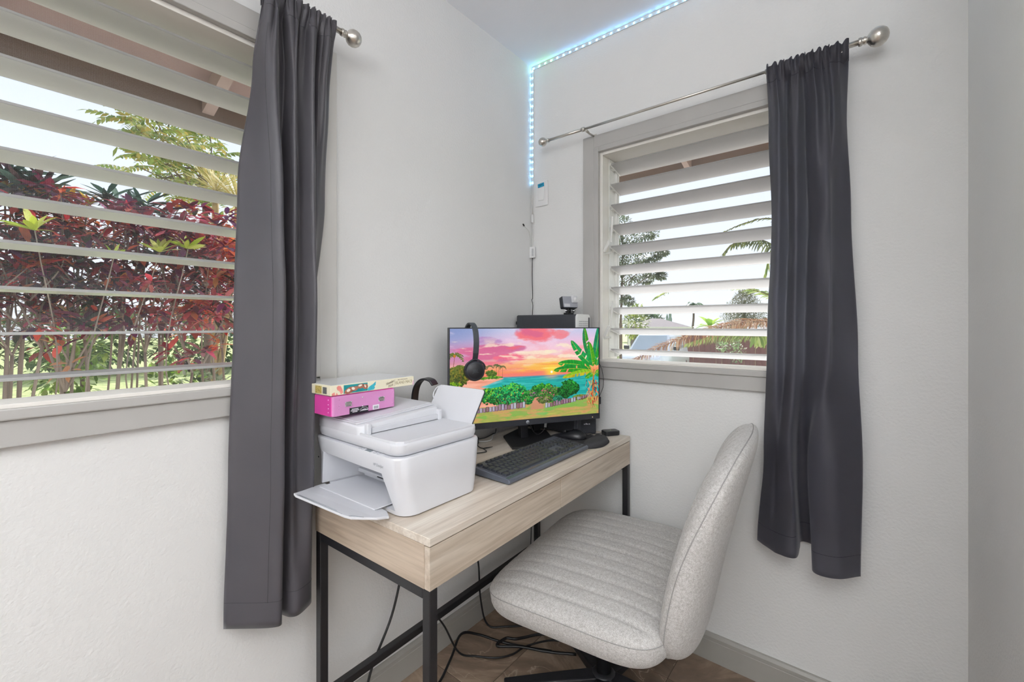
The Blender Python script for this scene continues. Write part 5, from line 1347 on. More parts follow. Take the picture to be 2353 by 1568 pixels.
def rafter(p0, p1, w=.042, h=.085):
    p0 = Vector(p0); p1 = Vector(p1); d = (p1 - p0).normalized(); s = d.cross(Vector((0, 0, 1))).normalized(); bm = B(); vs = []
    for p in (p0, p1):
        for a in (-w / 2, w / 2):
            for z in (0, -h): vs.append(bm.verts.new(p + s * a + Vector((0, 0, z))))
    for f in ((0, 1, 3, 2), (4, 6, 7, 5), (0, 4, 5, 1), (2, 3, 7, 6), (0, 2, 6, 4), (1, 5, 7, 3)): bm.faces.new([vs[i] for i in f])
    bmesh.ops.recalc_face_normals(bm, faces=bm.faces); obj('rafter', bm, M['rafter'], ev)
for k in range(-5, 2): rafter((-.15, -1.06 + k * .61, 2.42), (-.899, -1.06 + k * .61, 2.175))
for k in range(0, 5): rafter((.455 + k * .61, .15, 2.42), (.455 + k * .61, .899, 2.175), .03)

# ---- leaf tools
def leafmat(name, trans=.35, rough=.42):
    m = bpy.data.materials.new(name); m.use_nodes = True; n = m.node_tree.nodes; l = m.node_tree.links; p = n['Principled BSDF']; out = n['Material Output']
    a = n.new('ShaderNodeAttribute'); a.attribute_name = 'tint'; tc = n.new('ShaderNodeTexCoord'); nz = n.new('ShaderNodeTexNoise'); nz.inputs['Scale'].default_value = 30; l.new(tc.outputs['Object'], nz.inputs['Vector'])
    mr = n.new('ShaderNodeMapRange'); mr.inputs[3].default_value = .75; mr.inputs[4].default_value = 1.25; l.new(nz.outputs['Fac'], mr.inputs[0])
    mx = n.new('ShaderNodeVectorMath'); mx.operation = 'SCALE'; l.new(a.outputs['Color'], mx.inputs[0]); l.new(mr.outputs[0], mx.inputs['Scale'])
    l.new(mx.outputs[0], p.inputs['Base Color']); p.inputs['Roughness'].default_value = rough
    tl = n.new('ShaderNodeBsdfTranslucent'); l.new(mx.outputs[0], tl.inputs[0]); ms_ = n.new('ShaderNodeMixShader'); ms_.inputs[0].default_value = trans
    l.new(p.outputs[0], ms_.inputs[1]); l.new(tl.outputs[0], ms_.inputs[2]); l.new(ms_.outputs[0], out.inputs[0]); return m
M['leaf'] = leafmat('leaf_tissue'); M['bark'] = mat('pale_bark', '#9c8d80', .8, var=.2, scale=14, bump=.4, bscale=60, stretch=(1, 1, .3)); M['bark2'] = mat('brown_bark', '#6d5d50', .85, var=.2, scale=14, bump=.4, bscale=60)
class LB:
    def __init__(s): s.v = []; s.f = []; s.c = []
    def leaf(s, P, D, up, L, Wd, col, droop=.25, seg=3, fold=.12, tip=None):
        P = Vector(P); D = Vector(D).normalized(); sd_ = D.cross(Vector(up))
        if sd_.length < 1e-3: sd_ = D.orthogonal()
        sd_.normalize(); nn = sd_.cross(D); b = len(s.v); p = P.copy(); d = D.copy()
        for i in range(seg + 1):
            t = i / seg; w = Wd * .5 * math.sin(PI * min(1, t * .86 + .10)) ** .8
            if i == seg: w = Wd * .04
            cc = col if tip is None else tuple(col[k] * (1 - t) + tip[k] * t for k in range(3))
            s.v += [tuple(p - sd_ * w + nn * fold * w), tuple(p), tuple(p + sd_ * w + nn * fold * w)]; s.c += [cc] * 3
            d = (d + Vector((0, 0, -droop / seg))).normalized(); p = p + d * (L / seg)
        for i in range(seg):
            a = b + i * 3; s.f += [(a, a + 1, a + 4, a + 3), (a + 1, a + 2, a + 5, a + 4)]
    def build(s, name, parent=None, kind=None, mt=None, world=True):
        me = bpy.data.meshes.new(name); me.from_pydata(s.v, [], s.f); me.update()
        a = me.color_attributes.new('tint', 'FLOAT_COLOR', 'POINT'); a.data.foreach_set('color', [x for c in s.c for x in (*c, 1)])
        return link(name, me, parent, world, mats=mt or M['leaf'], smooth=True, kind=kind)
CR = [hx(h) for h in ('#7a2028', '#96303a', '#5b2233', '#472338', '#a8433a', '#c06a4a', '#8b4560', '#3c3a30', '#b5505a', '#5a2a48', '#c98a5c', '#2f3328', '#8a3a30', '#b87a80')]
LIME = [hx(h) for h in ('#c9da4c', '#dce878', '#b4d03a', '#e4e890')]
GREEN = [hx(h) for h in ('#6e8c3a', '#86a04a', '#5a7a30', '#9cae5a')]
DARKG = [hx(h) for h in ('#3a5248', '#4a665a', '#2e4038', '#54403e', '#5d7a6a')]
rnd = random.Random(11)
def variant_set(cols, n, Wr, droop, k, tipc=None):
    out = []
    for i in range(n):
        lb = LB(); c = cols[i % len(cols)]; tp = None if tipc is None else tuple((a + b) / 2 for a, b in zip(c, tipc))
        lb.leaf((0, 0, 0), (0, 1, 0), (0, 0, 1), 1.0, Wr, c, droop, 4, .25, tp)
        me = bpy.data.meshes.new(k); me.from_pydata(lb.v, [], lb.f); me.update()
        a = me.color_attributes.new('tint', 'FLOAT_COLOR', 'POINT'); a.data.foreach_set('color', [x for cc in lb.c for x in (*cc, 1)])
        me.materials.append(M['leaf']); me.polygons.foreach_set('use_smooth', [True] * len(me.polygons)); out.append(me)
    return out
crv = variant_set(CR, 14, .30, .5, 'leaf'); lmv = variant_set(LIME, 4, .26, .3, 'leaf'); dkv = variant_set(DARKG, 5, .20, .25, 'leaf')
def leafobj(parent, me, P, D, L):
    q = Vector(D).normalized().to_track_quat('Y', 'Z') @ Euler((0, rnd.uniform(-.6, .6), 0)).to_quaternion()
    o = bpy.data.objects.new('leaf', me); COL.objects.link(o); o.parent = parent; o.matrix_parent_inverse = wmat(parent).inverted()
    o.location = P; o.rotation_mode = 'XYZ'; o.rotation_euler = q.to_euler(); o.scale = (L, L, L); return o
def branch(bm, p, q, r0, r1, wob=.04, n=5):
    p = Vector(p); q = Vector(q); m1 = p.lerp(q, .35) + Vector((rnd.uniform(-wob, wob), rnd.uniform(-wob, wob), 0)); m2 = p.lerp(q, .7) + Vector((rnd.uniform(-wob, wob), rnd.uniform(-wob, wob), 0))
    pts = crom([p, m1, m2, q], n); k = len(pts); tube(bm, pts, [r0 + (r1 - r0) * i / (k - 1) for i in range(k)], 6); return pts

def croton(y, x, top, lab, seed, mix, nobj=34, near=True):
    global rnd
    rnd = random.Random(seed)
    t = thing('croton_bush', lab, 'bush', (x, y, GZ), 0, None)
    tips = []
    nst = 4
    for s in range(nst):
        a = 2 * PI * s / nst + rnd.uniform(-.5, .5); b0 = Vector((x + .06 * math.cos(a), y + .06 * math.sin(a), GZ))
        fork = Vector((x + rnd.uniform(-.2, .2), y + rnd.uniform(-.16, .16), rnd.uniform(.85, 1.25)))
        bm = B(); branch(bm, b0, fork, .0105, .008)
        for k in range(4):
            tp = Vector((x + rnd.uniform(-.38, .38), y + rnd.uniform(-.30, .30), rnd.uniform(1.45, top)))
            pts = branch(bm, fork, tp, .006, .0025); tips.append(tp); tips.append(pts[len(pts) // 2] + Vector((rnd.uniform(-.1, .1), rnd.uniform(-.1, .1), 0)))
        obj('stem', bm, M['bark'], t, True)
    for k in range(110): tips.append(Vector((x + rnd.uniform(-.62, .42), y + rnd.uniform(-.30, .30), 1.16 + (top - 1.16) * rnd.random() ** .8)))
    for k in range(7): tips.append(Vector((x + rnd.uniform(-.3, .44), y + rnd.uniform(-.3, .3), rnd.uniform(.95, 1.3))))
    tips.sort(key=lambda v: -(v.x - .0 * v.z))
    lb = LB(); cnt = 0
    for i, tp in enumerate(tips):
        nl = rnd.randint(8, 12); base = rnd.choice(mix)
        for k in range(nl):
            a = rnd.uniform(0, 2 * PI); el = rnd.uniform(-.5, .9); D = Vector((math.cos(a) * math.cos(el), math.sin(a) * math.cos(el), math.sin(el)))
            L = rnd.uniform(.07, .125); ci = base if rnd.random() < .5 else rnd.choice(mix)
            P = tp + D * .015 + Vector((0, 0, rnd.uniform(-.03, .03)))
            if cnt < nobj and i < 10 and near: leafobj(t, crv[ci], P, D, L); cnt += 1
            else:
                c = CR[ci]; lb.leaf(P, D, (0, 0, 1), L, L * rnd.uniform(.28, .38), tuple(v * rnd.uniform(1.0, 2.1) for v in c), rnd.uniform(.2, .8), 3, .2)
    lb.build('leaf_mass', t, 'stuff')
    return t
allc = list(range(14))
cb = [(-1.98, -2.62, 2.02, 'red and purple croton bush filling the left edge of the left window', allc),
      (-1.58, -2.52, 2.00, 'croton bush with dark maroon and red leaves, left in the left window', [0, 1, 2, 3, 4, 7, 8, 9, 11]),
      (-1.20, -2.60, 1.98, 'croton bush with purple and orange-edged leaves, left of the window middle', [2, 3, 5, 6, 9, 10, 11, 0, 7]),
      (-.86, -2.50, 1.98, 'deep crimson croton bush in the middle of the left window', [0, 1, 8, 2, 9, 12, 3]),
      (-.50, -2.56, 1.96, 'croton bush with salmon and orange leaves beside the left curtain', [5, 8, 10, 13, 1, 6, 4, 11]),
      (-.10, -2.60, 2.0, 'croton bush half hidden behind the left curtain', [5, 8, 10, 13, 1, 6, 4, 2])]
for i, (y, x, tp, lb_, mx_) in enumerate(cb): croton(y, x, tp, lb_, 20 + i, mx_, 36, True)
# lime rosettes
def onx(u, v, x):
    d = FWD + RGT * ((u - CXP) / FPX) + Vector((0, 0, (HOR - v) / FPX)); return CAM + d * ((x - CAM.x) / d.x)
rnd = random.Random(77)
for (u, v, x, sc, lab) in ((80, 530, -2.12, 1.0, 'lime green croton sprout at the left edge of the left window'), (262, 590, -2.12, .6, 'small lime green croton sprout left of the pair'), (367, 580, -2.12, .9, 'upright lime green croton sprout in the middle of the hedge'), (432, 572, -2.12, .95, 'wide lime green croton sprout right of the upright one')):
    p = onx(u, v, x); t = thing('croton_sprout', lab, 'plant', (p.x - .05, p.y, GZ), 0, None)
    bm = B(); branch(bm, (p.x - .05, p.y, GZ), (p.x, p.y, p.z), .006, .003, .14); obj('stem', bm, M['bark'], t, True)
    for k in range(13):
        a = 2 * PI * k / 13 + rnd.uniform(-.2, .2); el = rnd.uniform(.25, 1.2)
        D = Vector((math.cos(a) * math.cos(el), math.sin(a) * math.cos(el), math.sin(el))); leafobj(t, lmv[k % 4], p + D * .004, D, sc * rnd.uniform(.09, .14))
# dark spiky shrubs on top of the hedge
def spiky(name, lab, items, cols, Lr, n, nobj):
    p0 = onx(*items[0]); t = thing(name, lab, 'shrub', (p0.x - .2, p0.y, GZ), 0, None); bm = B(); lb = LB()
    for (u, v, x) in items:
        p = onx(u, v, x); branch(bm, (p0.x - .2, p0.y, GZ), p, .009, .004, .05)
        for k in range(n):
            a = rnd.uniform(0, 2 * PI); el = rnd.uniform(-.35, .9); D = Vector((math.cos(a) * math.cos(el), math.sin(a) * math.cos(el), math.sin(el))); L = rnd.uniform(*Lr)
            if k < nobj: leafobj(t, dkv[rnd.randint(0, 4)], p + D * .01, D, L)
            else: lb.leaf(p + D * .02 + Vector((rnd.uniform(-.05, .05), rnd.uniform(-.05, .05), rnd.uniform(-.08, .03))), D, (0, 0, 1), L, L * .2, cols[rnd.randint(0, len(cols) - 1)], .3, 3, .2)
    obj('stem', bm, M['bark'], t, True); lb.build('leaf_mass', t, 'stuff')
spiky('dracaena', 'dark purple-green spiky shrub rising above the hedge, left in the left window', [(10, 400, -2.6), (75, 425, -2.55), (110, 430, -2.6), (30, 440, -2.5)], DARKG + [hx('#4a3a42'), hx('#5a4450')], (.14, .23), 26, 12)
spiky('dracaena', 'blue-green broad-leaved shrub above the hedge, in front of the pale palm', [(262, 462, -2.6), (300, 470, -2.6), (335, 470, -2.6), (350, 490, -2.55), (290, 500, -2.5)], DARKG + [hx('#5d7a6a'), hx('#6f8a72')], (.12, .19), 24, 10)
# small yellow-orange tops
t = thing('croton_sprout', 'orange and yellow croton tops on the skyline of the hedge', 'plant', onx(150, 460, -2.6)); lb = LB()
for (u, v) in ((95, 448), (140, 452), (160, 450), (205, 465), (60, 440), (5, 430), (410, 475), (440, 490)):
    p = onx(u, v + 4, -2.55)
    for k in range(14):
        a = rnd.uniform(0, 2 * PI); el = rnd.uniform(.1, 1.3); D = Vector((math.cos(a) * math.cos(el), math.sin(a) * math.cos(el), math.sin(el)))
        lb.leaf(p, D, (0, 0, 1), rnd.uniform(.06, .10), .026, [hx('#d89a3c'), hx('#e0c24a'), hx('#c8642c'), hx('#d8cc5a')][rnd.randint(0, 3)], .3, 3, .2)
lb.build('leaves', t, 'stuff'); bm = B()
for (u, v) in ((95, 448), (140, 452), (205, 465), (5, 430), (410, 475)): branch(bm, onx(150, 900, -2.6), onx(u, v + 6, -2.55), .008, .004, .03)
obj('stem', bm, M['bark'], t, True)

# compound-leaved tree behind the hedge
def pinnate(cols, nl, L, lw, droop):
    lb = LB(); p = Vector((0, 0, 0)); d = Vector((0, 1, .15)).normalized(); st_ = L / nl
    for i in range(nl):
        for s in (-1, 1):
            D = (d * .5 + Vector((s, 0, 0)) + Vector((0, 0, -.25))); lb.leaf(p, D, (0, 0, 1), lw * (1 - .4 * abs(i / nl - .45)), lw * .42, cols[rnd.randint(0, len(cols) - 1)], .4, 2, .1)
        d = (d + Vector((0, 0, -droop / nl))).normalized(); p = p + d * st_
    lb.leaf(p, d, (0, 0, 1), lw, lw * .42, cols[0], .3, 2, .1)
    me = bpy.data.meshes.new('frond'); me.from_pydata(lb.v, [], lb.f); me.update(); a = me.color_attributes.new('tint', 'FLOAT_COLOR', 'POINT'); a.data.foreach_set('color', [x for cc in lb.c for x in (*cc, 1)]); me.materials.append(M['leaf']); return me
TG = [hx(h) for h in ('#8fa04e', '#a2ae60', '#7c9048', '#b0b070', '#6e8a3c', '#b8a85a')]
pv = [pinnate(TG, 7, .30, .085, .9) for _ in range(4)]
c0 = onx(470, 400, -4.6)
t = thing('garden_tree', 'airy green tree with compound leaves rising behind the hedge', 'tree', (c0.x, c0.y, GZ))
bm = B(); ends = []
branch(bm, (c0.x, c0.y, GZ), c0, .05, .03, .08)
for (u, v) in ((300, 275), (320, 300), (350, 290), (380, 310), (330, 350), (310, 380), (360, 370), (400, 350), (420, 300), (440, 330), (400, 400), (370, 420), (430, 400), (460, 380), (450, 440), (500, 460), (480, 300), (520, 350), (530, 420), (420, 450), (390, 270), (350, 260)):
    p = onx(u, v, -4.6 + rnd.uniform(-.5, .5)); branch(bm, c0 + Vector((0, 0, rnd.uniform(-.4, .1))), p, .014, .004, .08); ends.append(p)
obj('trunk', bm, M['bark2'], t, True)
for p in ends:
    for k in range(8):
        D = Vector((rnd.uniform(-1, 1), rnd.uniform(-1, 1), rnd.uniform(-.3, .7))); q = D.normalized().to_track_quat('Y', 'Z')
        o = bpy.data.objects.new('frond', pv[rnd.randint(0, 3)]); COL.objects.link(o); o.parent = t; o.matrix_parent_inverse = wmat(t).inverted(); o.location = p + Vector((rnd.uniform(-.12, .12), rnd.uniform(-.12, .12), rnd.uniform(-.1, .1))); o.rotation_euler = q.to_euler(); s = rnd.uniform(.7, 1.15); o.scale = (s, s, s)
# pale fan palm
PY = [hx(h) for h in ('#d8c98a', '#e6dcae', '#c9b878', '#b8b06a', '#e8e0c0')]
c1 = onx(495, 440, -3.9); t = thing('fan_palm', 'pale straw-coloured palm with fine radiating fronds beside the left curtain', 'palm', (c1.x, c1.y, GZ))
bm = B(); branch(bm, (c1.x, c1.y, GZ), c1, .035, .03, .02); c2 = onx(548, 470, -3.8); branch(bm, (c1.x, c1.y, .4), c2, .03, .03, .02); obj('trunk', bm, mat('palm_trunk', '#a89468', .8, var=.2, scale=20), t, True)
for cc in (c1, c2):
    for g_ in range(7):
        lb = LB(); ga = 2 * PI * g_ / 7; ge = rnd.uniform(.15, 1.2)
        for k in range(17):
            a = ga + rnd.uniform(-.5, .5); el = ge + rnd.uniform(-.45, .45); D = Vector((math.cos(a) * math.cos(el), math.sin(a) * math.cos(el), math.sin(el)))
            lb.leaf(cc, D, (0, 0, 1), rnd.uniform(.32, .55), .012, PY[rnd.randint(0, 4)], .5, 5, .1)
        lb.build('frond', t)
# low green plants at the foot of the hedge and distant planting
def bushy(name, lab, cat, P, rx, ry, rz, n, L, cols, group=None, trunk=None, blobs=None, mt=None):
    t = thing(name, lab, cat, (P[0], P[1], GZ), 0, group); lb = LB()
    bl = blobs or [(Vector(P), rx, ry, rz)]
    if trunk:
        bm = B()
        main = Vector((P[0], P[1], GZ)); topb = max(bl, key=lambda b: b[0].z)[0]; branch(bm, main, topb, trunk, trunk * .3, trunk * .6)
        for b in bl[:14]:
            s_ = main.lerp(topb, max(.35, min(.9, (b[0].z - main.z) / (topb.z - main.z + .01) - .12))); branch(bm, s_, b[0], trunk * .35, trunk * .12, trunk)
        obj('trunk', bm, M['bark2'], t, True)
    else:
        bm = B(); branch(bm, (P[0], P[1], GZ), P, .02 + .01 * rz, .012, .01); obj('stem', bm, M['bark2'], t, True)
    for k in range(n):
        c, a_, b_, c_ = bl[k % len(bl)]
        while True:
            q = Vector((rnd.uniform(-1, 1), rnd.uniform(-1, 1), rnd.uniform(-1, 1)))
            if q.length < 1 and q.length > .3: break
        p = c + Vector((q.x * a_, q.y * b_, q.z * c_)); D = q + Vector((rnd.uniform(-.6, .6), rnd.uniform(-.6, .6), rnd.uniform(-.2, .6)))
        cc = cols[rnd.randint(0, len(cols) - 1)]; s = rnd.uniform(.75, 1.2)
        lb.leaf(p, D, (0, 0, 1), L * rnd.uniform(.7, 1.3), L * .5, tuple(v * s for v in cc), .4, 2, .1)
    lb.build('foliage', t, 'stuff', mt); return t
for (u, v, lab) in ((150, 860, 'bright green weedy plant low behind the hedge stems, left'), (190, 800, 'bright green leafy plant between the hedge stems'), (400, 880, 'bright green low plant at the foot of the hedge, right'), (480, 900, 'grey-green tangle of low growth beside the left curtain')):
    p = onx(u, v, -3.3); bushy('low_plant', lab, 'plant', (p.x, p.y, p.z), .28, .22, .20, 240, .075, GREEN + [hx('#8cb83c')] if v < 890 else [hx('#6f7f62'), hx('#8a927a'), hx('#5a6a50')])
FG = [hx(h) for h in ('#55703a', '#6c8448', '#465e34', '#7f9058')]
for i in range(6):
    p = (-26 + .8 * i, -7 + 4.2 * i); bushy('far_tree', ['low dark tree far across the lawn, leftmost', 'second far tree across the lawn', 'third far tree across the lawn', 'fourth far tree across the lawn', 'fifth far tree across the lawn', 'far tree across the lawn nearest the curtain'][i], 'tree', (p[0], p[1], .6), 2, 2.6, 1.3 + .3 * (i % 2), 1100, .40, FG, 'trees beyond the lawn', .15)

# ---- right window: street side
gt = [hx(h) for h in ('#6f7f62', '#7f8a6a', '#5f7054', '#8e9676', '#59604a')]
bl = [(at(u, v, 14 + rnd.uniform(-.5, .5)), r, r, r * .62) for (u, v, r) in ((1430, 514, .32), (1440, 547, .42), (1472, 543, .42), (1493, 536, .26), (1424, 592, .42), (1452, 597, .40), (1480, 590, .34), (1500, 604, .22), (1514, 583, .2), (1526, 580, .14), (1430, 640, .4), (1460, 632, .36), (1485, 642, .24), (1503, 628, .22), (1519, 634, .16), (1424, 682, .32), (1444, 692, .18), (1418, 560, .4), (1415, 620, .4), (1395, 590, .8), (1385, 540, .7), (1380, 640, .7))]
b0 = at(1428, 750, 14); bushy('street_tree', 'tall sparse tree at the left side of the right window', 'tree', (b0.x, b0.y, 1.2), 1, 1, 1, 6500, .095, gt, None, .055, bl)
def roofed(name, lab, u0, u1, vt, ve, d, ch, cw_, deep=6, wall=True):
    P = at((u0 + u1) / 2, 748, d); w = (u1 - u0) / FPX * d; zt = CAM.z + (HOR - vt) / FPX * d; ze = CAM.z + (HOR - ve) / FPX * d
    t = thing(name, lab, 'house', (P.x, P.y, GZ), YAW); ov = .4
    bm = B(); v = [(-w / 2, -.0, ze), (w / 2, 0, ze), (w / 2, deep, ze), (-w / 2, deep, ze), (-w / 2 + deep * .35, deep / 2, zt), (w / 2 - deep * .35, deep / 2, zt)]
    if w < deep: v[4] = (-w * .1, deep / 2, zt); v[5] = (w * .1, deep / 2, zt)
    v = [bm.verts.new((a, b, c - GZ)) for a, b, c in v]
    for f in ((0, 1, 5, 4), (1, 2, 5), (2, 3, 4, 5), (3, 0, 4), (3, 2, 1, 0)): bm.faces.new([v[i] for i in f])
    obj('roof', bm, mat(name + '_roof', ch, .85, var=.08, scale=3), t)
    bm = B(); box(bm, -w / 2 + ov, w / 2 - ov, ov, deep - ov, 0, ze - GZ); obj('wall', bm, mat(name + '_wall', cw_, .8, var=.06, scale=3), t)
    bm = B(); box(bm, -w / 2, w / 2, -.02, .05, ze - GZ - .16, ze - GZ + .02); obj('gutter', bm, M['jamb'], t)
    return t, w
t, w = roofed('house', 'low brown neighbouring house with a grey roof behind the parked car', 1330, 1447, 716, 738, 30, '#8f8d90', '#8a6f60')
bm = B(); box(bm, w / 2 - .1, w / 2 + .05, .1, .25, 0, CAM.z + 10 / FPX * 30 - GZ); obj('post', bm, M['jamb'], t)
roofed('house', 'long house with a dark grey-brown roof in the distance, right of the yellow-green shrub', 1478, 1590, 731, 752, 38, '#857a7c', '#6a5f5c')
p = at(1461, 740, 24); bushy('yellow_shrub', 'yellow-green shrub beside the brown house', 'shrub', p, .7, .5, .95, 900, .18, [hx('#b4c060'), hx('#98aa4a'), hx('#cdd080'), hx('#7f9440')])
p = at(1480, 735, 55); bushy('far_tree', 'wide dark green tree behind the long roof in the right window', 'tree', (p.x, p.y, p.z - .6), 3.0, 2, 1.4, 1800, .45, [hx('#5f7a5a'), hx('#6e8a60'), hx('#4f6a50')], None, .2)
for u, lab in ((1533, 'small pointed conifer on the skyline, left one of a pair'), (1540, 'small pointed conifer on the skyline, right one of a pair')):
    P = at(u, 748, 66 if u < 1536 else 84); t = thing('conifer', lab, 'tree', (P.x, P.y, GZ), 0, 'conifers on the skyline'); bm = B(); hh = (4.6 if u > 1536 else 3.0) - GZ
    lathe(bm, [(0, hh)] + [(.04 + .05 * k + (.08 if k % 2 else 0), hh - .42 * k - .1) for k in range(8)] + [(0, hh - 3.6)], 9, Matrix.Identity(4)); lathe(bm, [(.08, 0), (.08, 2)], 6)
    obj('crown', bm, mat('conifer_green', '#7d8f88', .9, var=.15, scale=4), t)
P = at(1593, 700, 42); t = thing('coconut_palm', 'distant dark palm above the banana plant', 'palm', (P.x, P.y, GZ)); bm = B(); branch(bm, (P.x, P.y, GZ), P, .12, .09, .1); obj('trunk', bm, M['bark2'], t, True)
for k in range(13):
    lb = LB(); a = 2 * PI * k / 13; el = rnd.uniform(-.2, .9); D = Vector((math.cos(a) * math.cos(el), math.sin(a) * math.cos(el), math.sin(el))); lb.leaf(P, D, (0, 0, 1), rnd.uniform(1.0, 1.5), .30, hx('#55705a'), 1.4, 5, .5); lb.build('frond', t)
P = at(1632, 752, 24); t = thing('banana_plant', 'bright green banana plant behind the dry fern frond', 'plant', (P.x, P.y, GZ)); bm = B(); branch(bm, (P.x, P.y, GZ), P, .15, .10, .02); obj('stem', bm, mat('banana_stem', '#9aa84a', .6, var=.1, scale=10), t, True)
for k in range(11):
    lb = LB(); a = 2 * PI * k / 11 + .2; el = rnd.uniform(.35, 1.1); D = Vector((math.cos(a) * math.cos(el), math.sin(a) * math.cos(el), math.sin(el))); lb.leaf(P, D, (0, 0, 1), rnd.uniform(.85, 1.15), .32, [hx('#a6cc4a'), hx('#c2dc70'), hx('#8cbc3c')][k % 3], .9, 5, .3); lb.build('leaf', t)
p = at(1712, 705, 34); bushy('round_tree', 'dome-shaped olive tree on the skyline near the right curtain', 'tree', (p.x, p.y, p.z), 1.55, 1.5, 1.35, 8000, .13, [hx('#7d8468'), hx('#8f8f72'), hx('#6a7458'), hx('#a09a80')], None, .2, [(at(1712, 712, 34), 1.5, 1.4, 1.1), (at(1690, 735, 34), 1.2, 1.2, .8), (at(1738, 725, 34), 1.1, 1.1, .9), (at(1712, 690, 34), .9, .9, .8)])
# fence of upright boards
F0 = at(1567, 748, 21.6); F1 = at(1960, 748, 22.6); fd_ = (F1 - F0); fd_.z = 0; FLn = fd_.length; fd_.normalize()
t = thing('fence', 'dark red-brown board fence across the street', 'fence', (F0.x, F0.y, GZ), math.atan2(fd_.y, fd_.x)); bw_ = .30
M['fence'] = mat('red_brown_stain', '#7d4c4a', .8, var=.12, scale=6, stretch=(1, 1, .2))
bm = B(); box(bm, 0, bw_ - .012, 0, .02, .03, 1.74, .003, 1); fme = bpy.data.meshes.new('board'); bm.to_mesh(fme); bm.free(); fme.materials.append(M['fence'])
for k in range(int(FLn / bw_)): link('board', fme, t, loc=(k * bw_, rnd.uniform(-.006, .006), rnd.uniform(-.012, .012)))
bm = B(); box(bm, 0, FLn, .022, .06, .3, .39); box(bm, 0, FLn, .022, .06, 1.35, 1.44); obj('rail', bm, M['fence'], t)
bm = B(); box(bm, -.13, -.03, -.05, .05, 0, 1.35); obj('post', bm, M['jamb'], t)
P = at(1680, 800, 20); t = bushy('potted_shrub', 'pale green leafy shrub in a black trough before the red fence', 'plant', (P.x, P.y, P.z), .3, .3, .4, 700, .10, [hx('#a9c090'), hx('#c4d8a0'), hx('#8aa878')], None, None, [(at(1693, 812, 20), .42, .3, .42), (at(1690, 787, 20), .18, .2, .28), (at(1660, 797, 20), .28, .25, .2)])
bm = B(); q0 = at(1640, 845, 20); q1 = at(1716, 845, 20); cc = (q0 + q1) / 2; mmx = Matrix.Translation((cc.x, cc.y, GZ + .01)) @ Matrix.Rotation(YAW, 4, 'Z'); Lh = (q1 - q0).length / 2
box(bm, -Lh, Lh, -.25, .25, 0, .20, .02, M=mmx); obj('trough', bm, M['black_plastic'], t, True)
P = at(1538, 830, 21); t = thing('wheelie_bin', 'dark green rubbish bin between the car and the fence', 'bin', (P.x, P.y, GZ), YAW)
bm = B(); loft(bm, [(0.03, rrect(-.22, .22, -.24, .24, .04)), (.95, rrect(-.28, .28, -.32, .32, .05))]); obj('bin', bm, mat('bin_green', '#4f5f4c', .6, var=.05), t)
bm = B(); box(bm, -.30, .30, -.35, .34, .95, 1.02, .02); obj('lid', bm, mat('bin_lid_green', '#46563f', .6, var=.05), t)

# parked car
P = at(1506, 748, 18.3); car = thing('car', 'silver-white sport utility car parked across the street, seen from the front', 'car', (P.x, P.y, GZ), math.atan2(-1, .10))
def shell(name, secs, mt, parent, sub=True, mi=None):
    """secs: list of (x, [(y,z)...]) cross-sections"""
    vs = []; fs = []; k = len(secs[0][1])
    for x, pr_ in secs: vs += [(x, y, z) for y, z in pr_]
    for s in range(len(secs) - 1):
        for i in range(k): fs.append((s * k + i, s * k + (i + 1) % k, (s + 1) * k + (i + 1) % k, (s + 1) * k + i))
    fs += [tuple(range(k - 1, -1, -1)), tuple(range((len(secs) - 1) * k, len(secs) * k))]
    bm = bmesh.new(); v = [bm.verts.new(c) for c in vs]; [bm.faces.new([v[i] for i in f]) for f in fs]; bmesh.ops.recalc_face_normals(bm, faces=bm.faces)
    bmesh.ops.bevel(bm, geom=bm.edges[:], offset=.02, segments=2, profile=.5, affect='EDGES'); return obj(name, bm, mt, parent, smooth=40)
sv = mat('silver_car_paint', '#e2e5ee', .25, .15, var=.02, coat=.6); gls = mat('car_glass', '#a9b4c0', .08, var=.03, scale=2, coat=.5); dkt = mat('car_dark_trim', '#2b2d33', .5, var=.05)
def cs_(w, z0, z1, tw): return [(-w, z0), (w, z0), (w, (z0 + z1) / 2), (tw, z1), (-tw, z1), (-w, (z0 + z1) / 2)]
shell('body', [(2.28, cs_(.80, .38, .86, .70)), (2.0, cs_(.90, .30, 1.00, .78)), (.95, cs_(.93, .28, 1.10, .82)), (-2.1, cs_(.93, .28, 1.12, .84)), (-2.3, cs_(.88, .40, 1.08, .80))], sv, car)
shell('cabin', [(1.02, cs_(.80, 1.06, 1.10, .78)), (.28, cs_(.80, 1.06, 1.72, .62)), (-1.9, cs_(.80, 1.06, 1.74, .62)), (-2.25, cs_(.80, 1.06, 1.12, .76))], sv, car)
def panel(nm, pts, mt):
    bm = B(); a = [Vector(p) for p in pts]; n_ = (a[1] - a[0]).cross(a[2] - a[0]).normalized()
    v = [bm.verts.new(p + n_ * .012) for p in a]; w_ = [bm.verts.new(p - n_ * .012) for p in a]; bm.faces.new(v); bm.faces.new(w_[::-1])
    for i in range(len(a)): bm.faces.new((v[i], w_[i], w_[(i + 1) % len(a)], v[(i + 1) % len(a)]))
    bmesh.ops.recalc_face_normals(bm, faces=bm.faces); return obj(nm, bm, mt, car)
panel('windshield', [(.99, -.70, 1.13), (.99, .70, 1.13), (.37, .56, 1.68), (.37, -.56, 1.68)], gls)
